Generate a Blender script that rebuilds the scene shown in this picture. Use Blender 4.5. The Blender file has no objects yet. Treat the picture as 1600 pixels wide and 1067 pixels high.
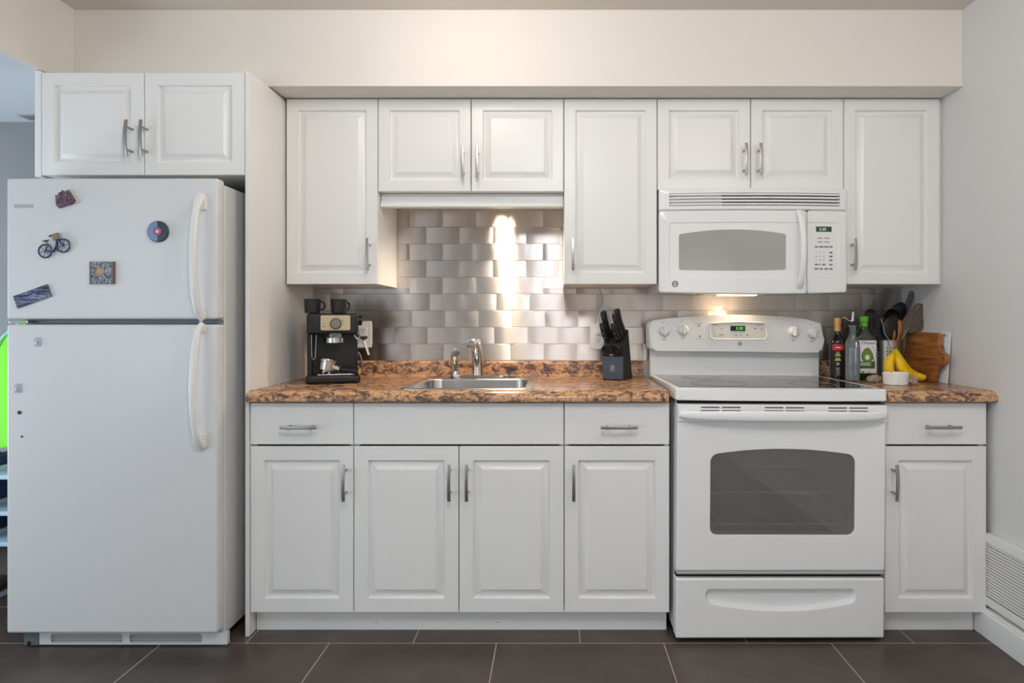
import bpy, bmesh, math, random
from mathutils import Vector, Matrix, geometry
random.seed(7)
S = bpy.context.scene
COL = S.collection
PI = math.pi
# ------------------------------------------------------------------ camera
F = 1030.0; CX = 868.0; CY = 501.0; D = 3.015; H = 1.141
cam_d = bpy.data.cameras.new('camera'); cam = bpy.data.objects.new('camera', cam_d); COL.objects.link(cam)
cam_d.sensor_width = 36; cam_d.lens = F / 1600 * 36
cam.location = (0, -D, H); cam.rotation_euler = (PI / 2, 0, 0)
cam_d.shift_x = (800 - CX) / 1600; cam_d.shift_y = -(533.5 - CY) / 1600
cam_d.clip_start = .05
S.camera = cam
def X(px, y): return (px - CX) * (D + y) / F        # world x of a photo column at depth y
def Z(py, y): return H + (CY - py) * (D + y) / F    # world z of a photo row at depth y
# ------------------------------------------------------------------ view, world, lamps
vs = S.view_settings
vs.view_transform = 'Standard'; vs.look = 'None'; vs.gamma = 1; vs.use_curve_mapping = False
vs.exposure = 0.03
w = bpy.data.worlds.new('daylight'); S.world = w; w.use_nodes = True
bg = w.node_tree.nodes['Background']; bg.inputs[0].default_value = (.92, .93, 1, 1); bg.inputs[1].default_value = .19
def lamp(name, kind, loc, power, col, size=.1, aim=None, size_y=None, spot=None, blend=.5):
    l = bpy.data.lights.new(name, kind); o = bpy.data.objects.new(name, l); COL.objects.link(o)
    o.location = loc; l.energy = power; l.color = col
    if kind == 'AREA':
        l.size = size
        if size_y: l.shape = 'RECTANGLE'; l.size_y = size_y
    else:
        l.shadow_soft_size = size
        if spot: l.spot_size = spot; l.spot_blend = blend
    if aim: o.rotation_euler = (Vector(aim) - Vector(loc)).to_track_quat('-Z', 'Y').to_euler()
    return o
WARM = (1, .80, .58)
lamp('window_and_fill_light', 'AREA', (-2.2, -4.6, .9), 14.5, (.78, .91, 1), 1.9, (.3, -.5, .3), 1.3)
lamp('window_and_fill_light', 'AREA', (.9, -4.7, 1.2), 10.5, (1, .98, .94), 1.6, (.4, -.5, .6), 1.2)  # added fill from the front right, no window known there
lamp('window_and_fill_light', 'AREA', (-3.25, -3.5, 1.15), 17, (.72, .88, 1), .9, (-.2, -.6, .5), 1.3)
lamp('hall_daylight', 'AREA', (-3.35, -1.15, 1.0), 37, (.79, .89, 1), 1.0, (-1.9, -.8, 1.7), 1.2)
lamp('ceiling_and_fill_lamp', 'POINT', (-.33, -1.12, 2.23), 7.4, (1, .92, .83), .09)
lamp('ceiling_and_fill_lamp', 'POINT', (.0, -2.6, 2.24), 38, (.90, .94, 1), .12)  # added fill near the camera for more top light, no known fixture
lamp('ceiling_and_fill_lamp', 'POINT', (1.0, -2.1, 2.22), 12, (1, .90, .80), .12)  # added warm fill to brighten the end panel and fridge side
lamp('cabinet_light', 'SPOT', (-.25, -.14, 1.645), 15, (1, .80, .58), .03, (-.25, -.13, .9), None, math.radians(150), .6)
lamp('hood_light', 'SPOT', (.779, -.135, 1.238), 4.2, (1, .72, .45), .025, (.779, -.13, .9), None, math.radians(150), .6)

# ------------------------------------------------------------------ mesh builder
def fresh(b):
    me = bpy.data.meshes.new('t'); b.to_mesh(me); b.free(); return me
class MB:
    def __init__(s): s.bm = bmesh.new()
    def add(s, b, M=None):
        if M is not None: bmesh.ops.transform(b, matrix=M, verts=b.verts)
        bmesh.ops.recalc_face_normals(b, faces=b.faces)
        me = fresh(b); s.bm.from_mesh(me); bpy.data.meshes.remove(me); return s
    def box(s, x0, x1, y0, y1, z0, z1, b=0, seg=2, M=None):
        t = bmesh.new(); bmesh.ops.create_cube(t, size=1)
        for v in t.verts: v.co = Vector(((x0 + x1) / 2 + v.co.x * (x1 - x0), (y0 + y1) / 2 + v.co.y * (y1 - y0), (z0 + z1) / 2 + v.co.z * (z1 - z0)))
        if b: bmesh.ops.bevel(t, geom=t.edges[:], offset=b, segments=seg, profile=.5, affect='EDGES')
        return s.add(t, M)
    def prism(s, pts, d0, d1, axis='y', b=0, seg=2, M=None, vert_only=False):
        t = bmesh.new()
        def P(p, d):
            return {'y': (p[0], d, p[1]), 'z': (p[0], p[1], d), 'x': (d, p[0], p[1])}[axis]
        A = [t.verts.new(P(p, d0)) for p in pts]; B = [t.verts.new(P(p, d1)) for p in pts]
        n = len(pts); fa = t.faces.new(A); fb = t.faces.new(B)
        for i in range(n): t.faces.new((A[i], A[(i + 1) % n], B[(i + 1) % n], B[i]))
        if b: bmesh.ops.bevel(t, geom=list({e for f in (fa, fb) for e in f.edges}), offset=b, segments=seg, profile=.5, affect='EDGES')
        return s.add(t, M)
    def lathe(s, prof, c=(0, 0, 0), seg=32, M=None, sy=1):
        t = bmesh.new(); R = []
        for r, z in prof:
            R.append([t.verts.new((0, 0, z))] if r < 1e-6 else [t.verts.new((r * math.cos(2 * PI * k / seg), sy * r * math.sin(2 * PI * k / seg), z)) for k in range(seg)])
        for a, b in zip(R, R[1:]):
            for k in range(seg):
                q = [a[k % len(a)], a[(k + 1) % len(a)], b[(k + 1) % len(b)], b[k % len(b)]]
                q = list(dict.fromkeys(q))
                if len(q) > 2: t.faces.new(q)
        if len(R[0]) > 1: t.faces.new(R[0])
        if len(R[-1]) > 1: t.faces.new(R[-1])
        T = Matrix.Translation(c)
        return s.add(t, T @ M if M is not None else T)
    def cyl(s, p, q, r, seg=20, r2=None, b=0):
        p = Vector(p); q = Vector(q); L = (q - p).length
        M = Matrix.Translation(p) @ (q - p).to_track_quat('Z', 'Y').to_matrix().to_4x4()
        r2 = r if r2 is None else r2
        pr = [(r, 0), (r2, L)] if not b else [(r - b, 0), (r - b * .3, b * .3), (r, b), (r2, L - b), (r2 - b * .3, L - b * .3), (r2 - b, L)]
        return s.lathe(pr, (0, 0, 0), seg, M)
    def tube(s, path, r, seg=10, up=None, close=False, sq=None):
        """path of points, radius r (number, list, or list of (rx, ry)); up fixes the section's first axis"""
        P = [Vector(p) for p in path]; n = len(P); t = bmesh.new(); R = []; u = None
        for i, p in enumerate(P):
            a = P[(i + 1) % n] if close or i < n - 1 else P[i]; c = P[i - 1] if close or i > 0 else P[i]
            d = (a - c).normalized()
            if up is not None: u = Vector(up)
            elif u is None: u = Vector((0, 0, 1)) if abs(d.z) < .9 else Vector((1, 0, 0))
            u = (u - d * u.dot(d)).normalized(); v = d.cross(u)
            rr = r[i] if isinstance(r, list) else r
            rx, ry = rr if isinstance(rr, tuple) else (rr, rr)
            ring = []
            for k in range(seg):
                an = 2 * PI * (k + .5) / seg; cx, sx = math.cos(an), math.sin(an)
                if sq:
                    cx = math.copysign(abs(cx) ** sq, cx); sx = math.copysign(abs(sx) ** sq, sx)
                ring.append(t.verts.new(p + u * (rx * cx) + v * (ry * sx)))
            R.append(ring)
        for i in range(n if close else n - 1):
            a, b = R[i], R[(i + 1) % n]
            for k in range(seg): t.faces.new((a[k], a[(k + 1) % seg], b[(k + 1) % seg], b[k]))
        if not close: t.faces.new(R[0]); t.faces.new(R[-1])
        return s.add(t)
    def rings(s, L, first=False, last=None, close=True):
        """bridge equal-length loops; last: None, 'fan' or a flat fold"""
        t = bmesh.new(); R = [[t.verts.new(p) for p in l] for l in L]; n = len(R[0])
        for a, b in zip(R, R[1:]):
            for k in range(n if close else n - 1): t.faces.new((a[k], a[(k + 1) % n], b[(k + 1) % n], b[k]))
        if first: t.faces.new(R[0])
        if last: t.faces.new(R[-1])
        return s.add(t)
    def ball(s, c, r, M=None, u=20, v=12):
        t = bmesh.new(); bmesh.ops.create_uvsphere(t, u_segments=u, v_segments=v, radius=1)
        rx, ry, rz = r if isinstance(r, tuple) else (r, r, r)
        T = Matrix.Translation(c) @ (M if M is not None else Matrix()) @ Matrix.Diagonal((rx, ry, rz, 1))
        return s.add(t, T)
    def torus(s, c, R, r, M=None, n=32, seg=8):
        M = Matrix.Translation(c) @ (M if M is not None else Matrix())
        return s.tube([M @ Vector((R * math.cos(2 * PI * k / n), R * math.sin(2 * PI * k / n), 0)) for k in range(n)], r, seg, up=M.to_3x3() @ Vector((0, 0, 1)), close=True)
    def plate(s, outer, holes, th, M):
        """flat plate with holes: outlines in local xy, thickness along local z"""
        loops = [outer] + holes; pts = [Vector((p[0], p[1], 0)) for l in loops for p in l]
        tris = geometry.tessellate_polygon([[Vector((p[0], p[1], 0)) for p in l] for l in loops])
        t = bmesh.new(); A = [t.verts.new((p.x, p.y, -th / 2)) for p in pts]; B = [t.verts.new((p.x, p.y, th / 2)) for p in pts]
        for q in tris:
            try: t.faces.new([A[i] for i in q]); t.faces.new([B[i] for i in reversed(q)])
            except ValueError: pass
        o = 0
        for l in loops:
            n = len(l)
            for k in range(n):
                a, b = o + k, o + (k + 1) % n
                t.faces.new((A[a], A[b], B[b], B[a]))
            o += n
        return s.add(t, M)
    def text(s, body, size, M, ext=.0004, align='CENTER'):
        c = bpy.data.curves.new('t', 'FONT'); c.body = body; c.size = size; c.extrude = ext; c.align_x = align; c.align_y = 'CENTER'; c.resolution_u = 3
        o = bpy.data.objects.new('t', c); COL.objects.link(o)
        me = o.to_mesh(); t = bmesh.new(); t.from_mesh(me); o.to_mesh_clear()
        bpy.data.objects.remove(o); bpy.data.curves.remove(c)
        return s.add(t, M)
    def build(s, name, mat, parent=None, ang=35):
        me = bpy.data.meshes.new(name)
        if parent is not None:
            r = parent
            while r.parent: r = r.parent
            org = r.location.copy()
        else:
            xs = [v.co for v in s.bm.verts]
            org = Vector((sum(p.x for p in xs) / len(xs), sum(p.y for p in xs) / len(xs), min(p.z for p in xs)))
        bmesh.ops.translate(s.bm, vec=-org, verts=s.bm.verts)
        s.bm.to_mesh(me); s.bm.free()
        for p in me.polygons: p.use_smooth = True
        me.set_sharp_from_angle(angle=math.radians(ang))
        me.materials.append(mat)
        o = bpy.data.objects.new(name, me); COL.objects.link(o)
        wn_ = o.modifiers.new('even_normals', 'WEIGHTED_NORMAL'); wn_.keep_sharp = True
        if parent is not None: o.parent = parent
        else: o.location = org
        return o
def rrect(x0, x1, z0, z1, r, n=5, m=8, top=0, bot=0):
    """rounded rectangle, counter-clockwise; top / bot bow the long sides outwards"""
    def bow(x, k): return k * (1 - ((x - (x0 + x1) / 2) / ((x1 - x0) / 2)) ** 2)
    P = []
    cs = [(x1 - r, z1 - r, 0), (x0 + r, z1 - r, 90), (x0 + r, z0 + r, 180), (x1 - r, z0 + r, 270)]
    for i, (cx, cz, a) in enumerate(cs):
        for k in range(n): 
            t = math.radians(a + 90 * k / (n - 1)); P.append((cx + r * math.cos(t), cz + r * math.sin(t)))
        nx, nz, na = cs[(i + 1) % 4]; t = math.radians(a + 90)
        p = P[-1]; q = (nx + r * math.cos(t), nz + r * math.sin(t))
        for k in range(1, m): P.append((p[0] + (q[0] - p[0]) * k / m, p[1] + (q[1] - p[1]) * k / m))
    zm = (z0 + z1) / 2
    return [(x, z + (bow(x, top) * (z - zm) / (z1 - zm) if z > zm else -bow(x, bot) * (zm - z) / (zm - z0))) for x, z in P]
def circle(cx, cz, r, n=24, rz=None): return [(cx + r * math.cos(2 * PI * k / n), cz + (rz or r) * math.sin(2 * PI * k / n)) for k in range(n)]
def on(pts, y): return [(p[0], y(p[0]) if callable(y) else y, p[1]) for p in pts]
def smooth(P, m=5):
    P = [Vector(p) for p in P]; out = []
    for i in range(len(P) - 1):
        a, b, c, d = P[max(i - 1, 0)], P[i], P[i + 1], P[min(i + 2, len(P) - 1)]
        for k in range(m):
            u = k / m; out.append(.5 * (2 * b + (c - a) * u + (2 * a - 5 * b + 4 * c - d) * u * u + (3 * b - a - 3 * c + d) * u ** 3))
    return out + [P[-1]]
def fold(pts, y):
    zm = sum(p[1] for p in pts) / len(pts)
    return [(p[0], y(p[0]) if callable(y) else y, zm) for p in pts]
FACE = Matrix.Rotation(PI / 2, 4, 'X')                  # local xy -> world xz, seen from the front
def face(x, y, z, a=0): return Matrix.Translation((x, y, z)) @ FACE @ Matrix.Rotation(a, 4, 'Z')

def thing(name, label, cat, loc, group=None):
    o = bpy.data.objects.new(name, None); COL.objects.link(o); o.empty_display_size = .05
    o.location = loc; return tag(o, label, cat, group)
def tag(o, label, cat, group=None):
    o['label'] = label; o['category'] = cat
    if group: o['group'] = group
    return o
def struct(o, label=None):
    o['kind'] = 'structure'
    if label: o['label'] = label
    return o
def dup(o, loc, label=None, parent=None):
    c = o.copy(); COL.objects.link(c)
    if parent is None: c.location = loc
    else: c.parent = parent
    if label: c['label'] = label
    for ch in [k for k in bpy.data.objects if k.parent == o]: dup(ch, None, None, c)
    return c

# ------------------------------------------------------------------ materials
def mat(name, col, rough=.5, metal=0, bump=None, spec=.5, coat=0, emit=None, alpha=None, trans=0, ior=1.45):
    m = bpy.data.materials.new(name); m.use_nodes = True; b = m.node_tree.nodes['Principled BSDF']
    b.inputs['Base Color'].default_value = (*col, 1); b.inputs['Roughness'].default_value = rough; b.inputs['Metallic'].default_value = metal
    b.inputs['Specular IOR Level'].default_value = spec; b.inputs['Coat Weight'].default_value = coat; b.inputs['IOR'].default_value = ior
    b.inputs['Transmission Weight'].default_value = trans
    if emit: b.inputs['Emission Color'].default_value = (*emit[0], 1); b.inputs['Emission Strength'].default_value = emit[1]
    N = m.node_tree
    tc = N.nodes.new('ShaderNodeTexCoord')
    no = N.nodes.new('ShaderNodeTexNoise'); N.links.new(tc.outputs['Object'], no.inputs['Vector'])
    sc, st = bump if bump else (60, .01)
    no.inputs['Scale'].default_value = sc; no.inputs['Detail'].default_value = 3
    bp = N.nodes.new('ShaderNodeBump'); bp.inputs['Strength'].default_value = st; bp.inputs['Distance'].default_value = .002
    N.links.new(no.outputs[0], bp.inputs['Height']); N.links.new(bp.outputs[0], b.inputs['Normal'])
    return m
def srgb(r, g, b):
    return tuple(((c / 255 + .055) / 1.055) ** 2.4 if c > 10 else c / 255 / 12.92 for c in (r, g, b))
def noise_mat(name, stops, scale, detail=6, rough=.4, stretch=(1, 1, 1), dist=0, bump=0, metal=0, rough_n=.6, spec=.5):
    m = mat(name, stops[0][1], rough, metal, spec=spec); N = m.node_tree; b = N.nodes['Principled BSDF']
    tc = N.nodes.new('ShaderNodeTexCoord'); mp = N.nodes.new('ShaderNodeMapping'); mp.inputs['Scale'].default_value = stretch
    no = N.nodes.new('ShaderNodeTexNoise'); no.inputs['Scale'].default_value = scale; no.inputs['Detail'].default_value = detail
    no.inputs['Roughness'].default_value = rough_n; no.inputs['Distortion'].default_value = dist
    cr = N.nodes.new('ShaderNodeValToRGB'); cr.color_ramp.elements[0].position = stops[0][0]; cr.color_ramp.elements[0].color = (*stops[0][1], 1)
    cr.color_ramp.elements[1].position = stops[-1][0]; cr.color_ramp.elements[1].color = (*stops[-1][1], 1)
    for p, c in stops[1:-1]:
        e = cr.color_ramp.elements.new(p); e.color = (*c, 1)
    N.links.new(tc.outputs['Object'], mp.inputs['Vector']); N.links.new(mp.outputs[0], no.inputs['Vector'])
    N.links.new(no.outputs[0], cr.inputs[0]); N.links.new(cr.outputs[0], b.inputs['Base Color'])
    return m
PAINT = mat('wall_paint', srgb(232, 226, 218), .8, bump=(180, .04))
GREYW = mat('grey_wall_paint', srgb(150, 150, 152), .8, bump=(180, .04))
PAINTR = mat('right_wall_paint', srgb(216, 215, 213), .8, bump=(180, .04))
CEIL = mat('ceiling_paint', srgb(224, 216, 206), .9, bump=(120, .05))
HALLC = mat('alcove_ceiling_paint', srgb(214, 220, 226), .9)
CAB = mat('cabinet_white', srgb(236, 235, 232), .32, bump=(300, .015))
CABIN = mat('cabinet_underside', srgb(225, 215, 200), .6)
APPL = mat('appliance_white', srgb(218, 218, 218), .3, bump=(260, .05))
ENAM = mat('enamel_white', srgb(238, 238, 237), .16, bump=(20, .01))
ENAM2 = mat('enamel_grey_white', srgb(222, 221, 216), .25)
WINT = mat('microwave_window', srgb(166, 166, 160), .12)
HANDW = mat('plastic_offwhite', srgb(232, 231, 226), .3)
NICK = mat('brushed_nickel', (.40, .385, .365), .36, 1)
CHROME = mat('chrome', (.75, .75, .76), .06, 1)
STEEL = mat('stainless', (.62, .60, .57), .24, 1, bump=(40, .01))
STEELD = mat('stainless_dull', (.42, .39, .35), .4, 1)
BLACK = mat('black_plastic', srgb(24, 23, 22), .38)
BLACKM = mat('black_matte', srgb(30, 29, 28), .6)
DARK = mat('dark_gap', srgb(14, 14, 14), .8)
CERB = mat('black_stoneware', srgb(36, 35, 35), .45)
GREYP = mat('grey_print', srgb(120, 120, 120), .5)
LGREY = mat('light_grey', srgb(190, 190, 186), .4)
WHITE = mat('white_ceramic', srgb(240, 240, 238), .2)
PAPER = mat('white_paper', srgb(236, 236, 238), .7)
RED = mat('red_lens', srgb(150, 20, 25), .3)
GREEN_LED = mat('green_digits', (.01, .05, .01), .4, emit=((.10, .95, .12), 1.1))
PALE_LED = mat('pale_green_digits', (.05, .1, .05), .4, emit=((.5, .95, .5), .8))
LENS = mat('lamp_lens', (.9, .8, .6), .4, emit=((1, .78, .48), 3.0))
DISP = mat('display_black', srgb(28, 30, 30), .2)
def glassy(name, tint, film, fw, rough=.02, fres=1.5):
    """thin glass: tinted see-through, a little film colour, mirror by Fresnel"""
    m = bpy.data.materials.new(name); m.use_nodes = True; N = m.node_tree; N.nodes.remove(N.nodes['Principled BSDF']); out = N.nodes['Material Output']
    tr = N.nodes.new('ShaderNodeBsdfTransparent'); tr.inputs[0].default_value = (*tint, 1)
    df = N.nodes.new('ShaderNodeBsdfDiffuse'); df.inputs[0].default_value = (*film, 1)
    gl = N.nodes.new('ShaderNodeBsdfGlossy'); gl.inputs['Roughness'].default_value = rough
    fr = N.nodes.new('ShaderNodeFresnel'); fr.inputs[0].default_value = fres
    a = N.nodes.new('ShaderNodeMixShader'); a.inputs[0].default_value = fw; N.links.new(tr.outputs[0], a.inputs[1]); N.links.new(df.outputs[0], a.inputs[2])
    b = N.nodes.new('ShaderNodeMixShader'); N.links.new(fr.outputs[0], b.inputs[0]); N.links.new(a.outputs[0], b.inputs[1]); N.links.new(gl.outputs[0], b.inputs[2])
    N.links.new(b.outputs[0], out.inputs[0]); return m
OVENG = glassy('oven_glass', (.95, .95, .94), srgb(152, 150, 146), .40)
COOKG = mat('cooktop_glass', srgb(26, 26, 27), .06)
CLEAR = glassy('clear_glass', (.95, .97, .97), srgb(190, 205, 212), .14, .03)
CLEARP = glassy('clear_plastic', (.97, .98, .99), srgb(235, 238, 242), .3, .2, 1.3)
GREENG = mat('green_glass', srgb(26, 42, 12), .08, coat=.5)
DARKG = mat('dark_glass', srgb(10, 10, 10), .06, coat=.5)
LIME = mat('lime_fabric', srgb(130, 235, 60), .7)
AQUA = mat('aqua_piping', srgb(165, 230, 205), .6)
NAVY = mat('navy_fabric', srgb(45, 58, 92), .8, bump=(200, .3))
TEAL = mat('dark_teal_fabric', srgb(28, 50, 68), .8, bump=(200, .3))
BROWNL = mat('brown_leather', srgb(70, 58, 54), .6, bump=(90, .2))
PINK = mat('pink_fabric', srgb(225, 80, 95), .7)
SOLE = mat('white_rubber', srgb(205, 215, 225), .6)
# counter laminate: two scales of noise, tan to near-black
def laminate():
    m = noise_mat('counter_laminate', [(.28, srgb(52, 42, 42)), (.39, srgb(92, 74, 68)), (.46, srgb(142, 110, 90)), (.52, srgb(208, 156, 108)), (.60, srgb(216, 174, 134)), (.72, srgb(134, 110, 104))], 24, 8, .24, (1, 1.6, 1.6), .8, rough_n=.68)
    N = m.node_tree; b = N.nodes['Principled BSDF']; cr = [n for n in N.nodes if n.type == 'VALTORGB'][0]
    tc = [n for n in N.nodes if n.type == 'TEX_COORD'][0]
    n2 = N.nodes.new('ShaderNodeTexNoise'); n2.inputs['Scale'].default_value = 90; n2.inputs['Detail'].default_value = 5; n2.inputs['Roughness'].default_value = .7
    N.links.new(tc.outputs['Object'], n2.inputs['Vector'])
    r2 = N.nodes.new('ShaderNodeValToRGB'); r2.color_ramp.elements[0].position = .50; r2.color_ramp.elements[0].color = (0, 0, 0, 1); r2.color_ramp.elements[1].position = .62; r2.color_ramp.elements[1].color = (1, 1, 1, 1)
    N.links.new(n2.outputs[0], r2.inputs[0])
    mx = N.nodes.new('ShaderNodeMix'); mx.data_type = 'RGBA'; mx.inputs['B'].default_value = (*srgb(70, 58, 60), 1)
    ml = N.nodes.new('ShaderNodeMath'); ml.operation = 'MULTIPLY'; ml.inputs[1].default_value = .75; N.links.new(r2.outputs[0], ml.inputs[0]); N.links.new(ml.outputs[0], mx.inputs['Factor'])
    N.links.new(cr.outputs[0], mx.inputs['A']); N.links.new(mx.outputs['Result'], b.inputs['Base Color'])
    return m
GRANITE = laminate()
def floor_mat():
    m = noise_mat('floor_tile', [(.25, srgb(58, 50, 45)), (.5, srgb(77, 67, 60)), (.8, srgb(100, 90, 82))], 2.6, 7, .36, (1, 1, 1), .4)
    N = m.node_tree; b = N.nodes['Principled BSDF']; cr = [n for n in N.nodes if n.type == 'VALTORGB'][0]
    ge = N.nodes.new('ShaderNodeNewGeometry'); mp = N.nodes.new('ShaderNodeMapping'); mp.inputs['Location'].default_value = FLOOR_OFF
    br = N.nodes.new('ShaderNodeTexBrick'); br.offset = .5; br.offset_frequency = 2
    br.inputs['Scale'].default_value = 1; br.inputs['Brick Width'].default_value = .5915; br.inputs['Row Height'].default_value = .2957; br.inputs['Mortar Size'].default_value = .0022; br.inputs['Mortar Smooth'].default_value = .3
    N.links.new(ge.outputs['Position'], mp.inputs['Vector']); N.links.new(mp.outputs[0], br.inputs['Vector'])
    mx = N.nodes.new('ShaderNodeMix'); mx.data_type = 'RGBA'; N.links.new(br.outputs['Fac'], mx.inputs['Factor']); N.links.new(cr.outputs[0], mx.inputs['A']); mx.inputs['B'].default_value = (*srgb(176, 160, 140), 1)
    N.links.new(mx.outputs['Result'], b.inputs['Base Color'])
    return m
FLOOR_OFF = (.2088 + .5915 * 10, .6825 + .2957 * 20, 0)
FLOOR = floor_mat()
def brushed():
    m = mat('brushed_metal_tile', (.64, .60, .57), .31, 1); N = m.node_tree; b = N.nodes['Principled BSDF']
    b.inputs['Anisotropic'].default_value = 1.0
    tg = N.nodes.new('ShaderNodeCombineXYZ'); tg.inputs[2].default_value = 1
    N.links.new(tg.outputs[0], b.inputs['Tangent'])
    no = [n for n in N.nodes if n.type == 'TEX_NOISE'][0]; tc = [n for n in N.nodes if n.type == 'TEX_COORD'][0]
    mp = N.nodes.new('ShaderNodeMapping'); mp.inputs['Scale'].default_value = (1.2, 1, 60)
    N.links.new(tc.outputs['Object'], mp.inputs['Vector']); N.links.new(mp.outputs[0], no.inputs['Vector']); no.inputs['Scale'].default_value = 14
    [n for n in N.nodes if n.type == 'BUMP'][0].inputs['Strength'].default_value = .12
    return m
TILE = brushed()
WOOD = noise_mat('acacia_wood', [(.3, srgb(108, 62, 26)), (.5, srgb(156, 96, 44)), (.7, srgb(186, 124, 62))], 6, 6, .45, (3, 1, 9), .5)
WOODD = noise_mat('amber_wood', [(.3, srgb(120, 66, 22)), (.7, srgb(190, 118, 52))], 20, 4, .4, (1, 1, .2))
CORK = mat('tan_cap', srgb(190, 145, 85), .5)
LABELB = mat('label_black', srgb(20, 18, 16), .5)
GOLD = mat('gold_print', srgb(205, 190, 80), .5)
REDL = mat('red_label', srgb(200, 40, 28), .5)
GCAP = mat('green_cap', srgb(92, 176, 32), .4)
GLAB = mat('green_print', srgb(112, 150, 40), .5)
GLAB2 = mat('dark_green_print', srgb(60, 100, 22), .5)
BANANA = noise_mat('banana_skin', [(.3, srgb(226, 178, 10)), (.6, srgb(240, 200, 24))], 9, 3, .45)
def banana_tint():
    N = BANANA.node_tree; b = N.nodes['Principled BSDF']; cr = [n for n in N.nodes if n.type == 'VALTORGB'][0]
    at = N.nodes.new('ShaderNodeAttribute'); at.attribute_name = 'ripe'
    mx = N.nodes.new('ShaderNodeMix'); mx.data_type = 'RGBA'; mx.inputs['B'].default_value = (*srgb(150, 172, 30), 1)
    N.links.new(at.outputs['Fac'], mx.inputs['Factor']); N.links.new(cr.outputs[0], mx.inputs['A']); N.links.new(mx.outputs['Result'], b.inputs['Base Color'])
banana_tint()
BSTEM = mat('banana_stem', srgb(120, 105, 50), .6)
CRINK = glassy('crinkled_wrap', (.9, .87, .84), srgb(214, 194, 178), .5, .15)
BLUEPLATE = mat('blue_grey_panel', srgb(66, 76, 90), .45)
BIKEB = mat('bike_blue', srgb(44, 56, 96), .35)
TAN = mat('tan_wicker', srgb(140, 122, 104), .7, bump=(300, .5))
SCENIC = noise_mat('scenic_print', [(.36, srgb(36, 40, 60)), (.5, srgb(86, 92, 122)), (.56, srgb(150, 160, 180)), (.62, srgb(60, 66, 96)), (.8, srgb(96, 84, 104))], 30, 4, .25, (.5, 1, 3), 1)
SWIRL = noise_mat('swirl_print', [(.40, srgb(26, 26, 30)), (.49, srgb(60, 62, 60)), (.53, srgb(205, 212, 220)), (.58, srgb(40, 42, 50)), (.75, srgb(130, 110, 84))], 60, 2, .2, (1, 1, 1), 2.5)
MOTLEY = noise_mat('motley_resin', [(.34, srgb(44, 56, 110)), (.44, srgb(120, 60, 90)), (.50, srgb(96, 128, 130)), (.56, srgb(150, 56, 60)), (.62, srgb(60, 80, 120)), (.72, srgb(110, 120, 110))], 95, 3, .5)
OCHRE = mat('ochre_print', srgb(190, 150, 100), .4)
RECD = mat('record_dark', srgb(40, 48, 66), .25)
RECL = mat('record_blue', srgb(110, 140, 180), .25)
RECM = mat('record_pink', srgb(170, 80, 110), .4)
# ------------------------------------------------------------------ the setting
XR = 1.58; XL = -3.4; YF = -5.2; CZ = 2.347; SZ = 2.05; XH = -1.865; YS = -.459
struct(MB().box(XL, XR + .1, YF, .1, -.06, 0).build('floor', FLOOR), 'dark brown stone tile floor with pale grout lines')
struct(MB().box(XH - .1, XR + .1, YF, .1, CZ, CZ + .05).build('ceiling', CEIL))
struct(MB().box(XL, XH - .02, YF, .1, SZ, SZ + .04).build('ceiling', HALLC))
struct(MB().box(XH, XR + .1, 0, .1, 0, CZ).build('wall_back', PAINT))
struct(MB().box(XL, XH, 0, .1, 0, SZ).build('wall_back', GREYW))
struct(MB().box(XR, XR + .1, YF, 0, 0, CZ).build('wall_right', PAINTR))
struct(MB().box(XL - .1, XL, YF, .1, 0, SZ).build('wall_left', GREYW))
struct(MB().box(XH - .02, XH, YF, 0, SZ, CZ).build('wall_left', PAINT))            # the header above the opening
struct(MB().box(XH, XR, YS, 0, SZ, CZ, .002).build('trim_1', PAINT), 'painted bulkhead above the wall cabinets')
b = MB().box(1.545, XR, YF, -.02, 0, .088, .003)
b.box(1.552, XR, YF, -.02, .088, .10, .003)
struct(b.build('baseboard_right', mat('trim_white', srgb(236, 236, 234), .4)))
# ------------------------------------------------------------------ cabinet doors and handles
def door_mesh(x0, x1, z0, z1, y, frame=.05, mold=.034):
    m = MB()
    prof = [(0, .019), (0, .002), (.002, 0), (frame - .0015, 0), (frame, .0006), (frame + .003, .011), (frame + .006, .0128), (frame + .010, .0128), (frame + mold - .002, .0010), (frame + mold, .0), (frame + mold + .004, 0)]
    m.rings([[(x0 + i, y + o, z0 + i), (x1 - i, y + o, z0 + i), (x1 - i, y + o, z1 - i), (x0 + i, y + o, z1 - i)] for i, o in prof], True, 'fan')
    return m
def slab(x0, x1, z0, z1, y): return MB().box(x0, x1, y, y + .019, z0, z1, .0022)
def pull(parent, cx, cz, y, vert=True, L=.13):
    m = MB(); n = 13
    path = []
    for k in range(n):
        t = k / (n - 1) * 2 - 1
        a = t * L / 2; d = y - .042 + .006 * t * t
        path.append((cx, d, cz + a) if vert else (cx + a, d, cz))
    m.tube(path, (.0058, .0028), 8, up=(1, 0, 0) if vert else (0, 0, 1), sq=.35)
    for s in (-1, 1):
        a = s * L * .31
        p = (cx, y, cz + a) if vert else (cx + a, y, cz)
        m.cyl((p[0], y, p[2]), (p[0], y - .039, p[2]), .0046, 14)
    return m.build('handle', NICK, parent)
def carcass(par, x0, x1, y0, y1, z0, z1, open_top=False):
    m = MB(); t = .016
    m.box(x0, x0 + t, y0, y1, z0, z1); m.box(x1 - t, x1, y0, y1, z0, z1)
    m.box(x0 + t, x1 - t, y0, y1, z0, z0 + t); m.box(x0 + t, x1 - t, y0, y0 + .018 if open_top else y1, z1 - (.04 if open_top else t), z1); m.box(x0 + t, x1 - t, y1 - .008, y1, z0 + t, z1 - t)
    return m.build('carcass', CAB, par)
G = .0016
YB = -.63; YU = -.325
BASE = 'white base cabinets under the counter'; WALLC = 'white wall cabinets under the bulkhead'
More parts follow.
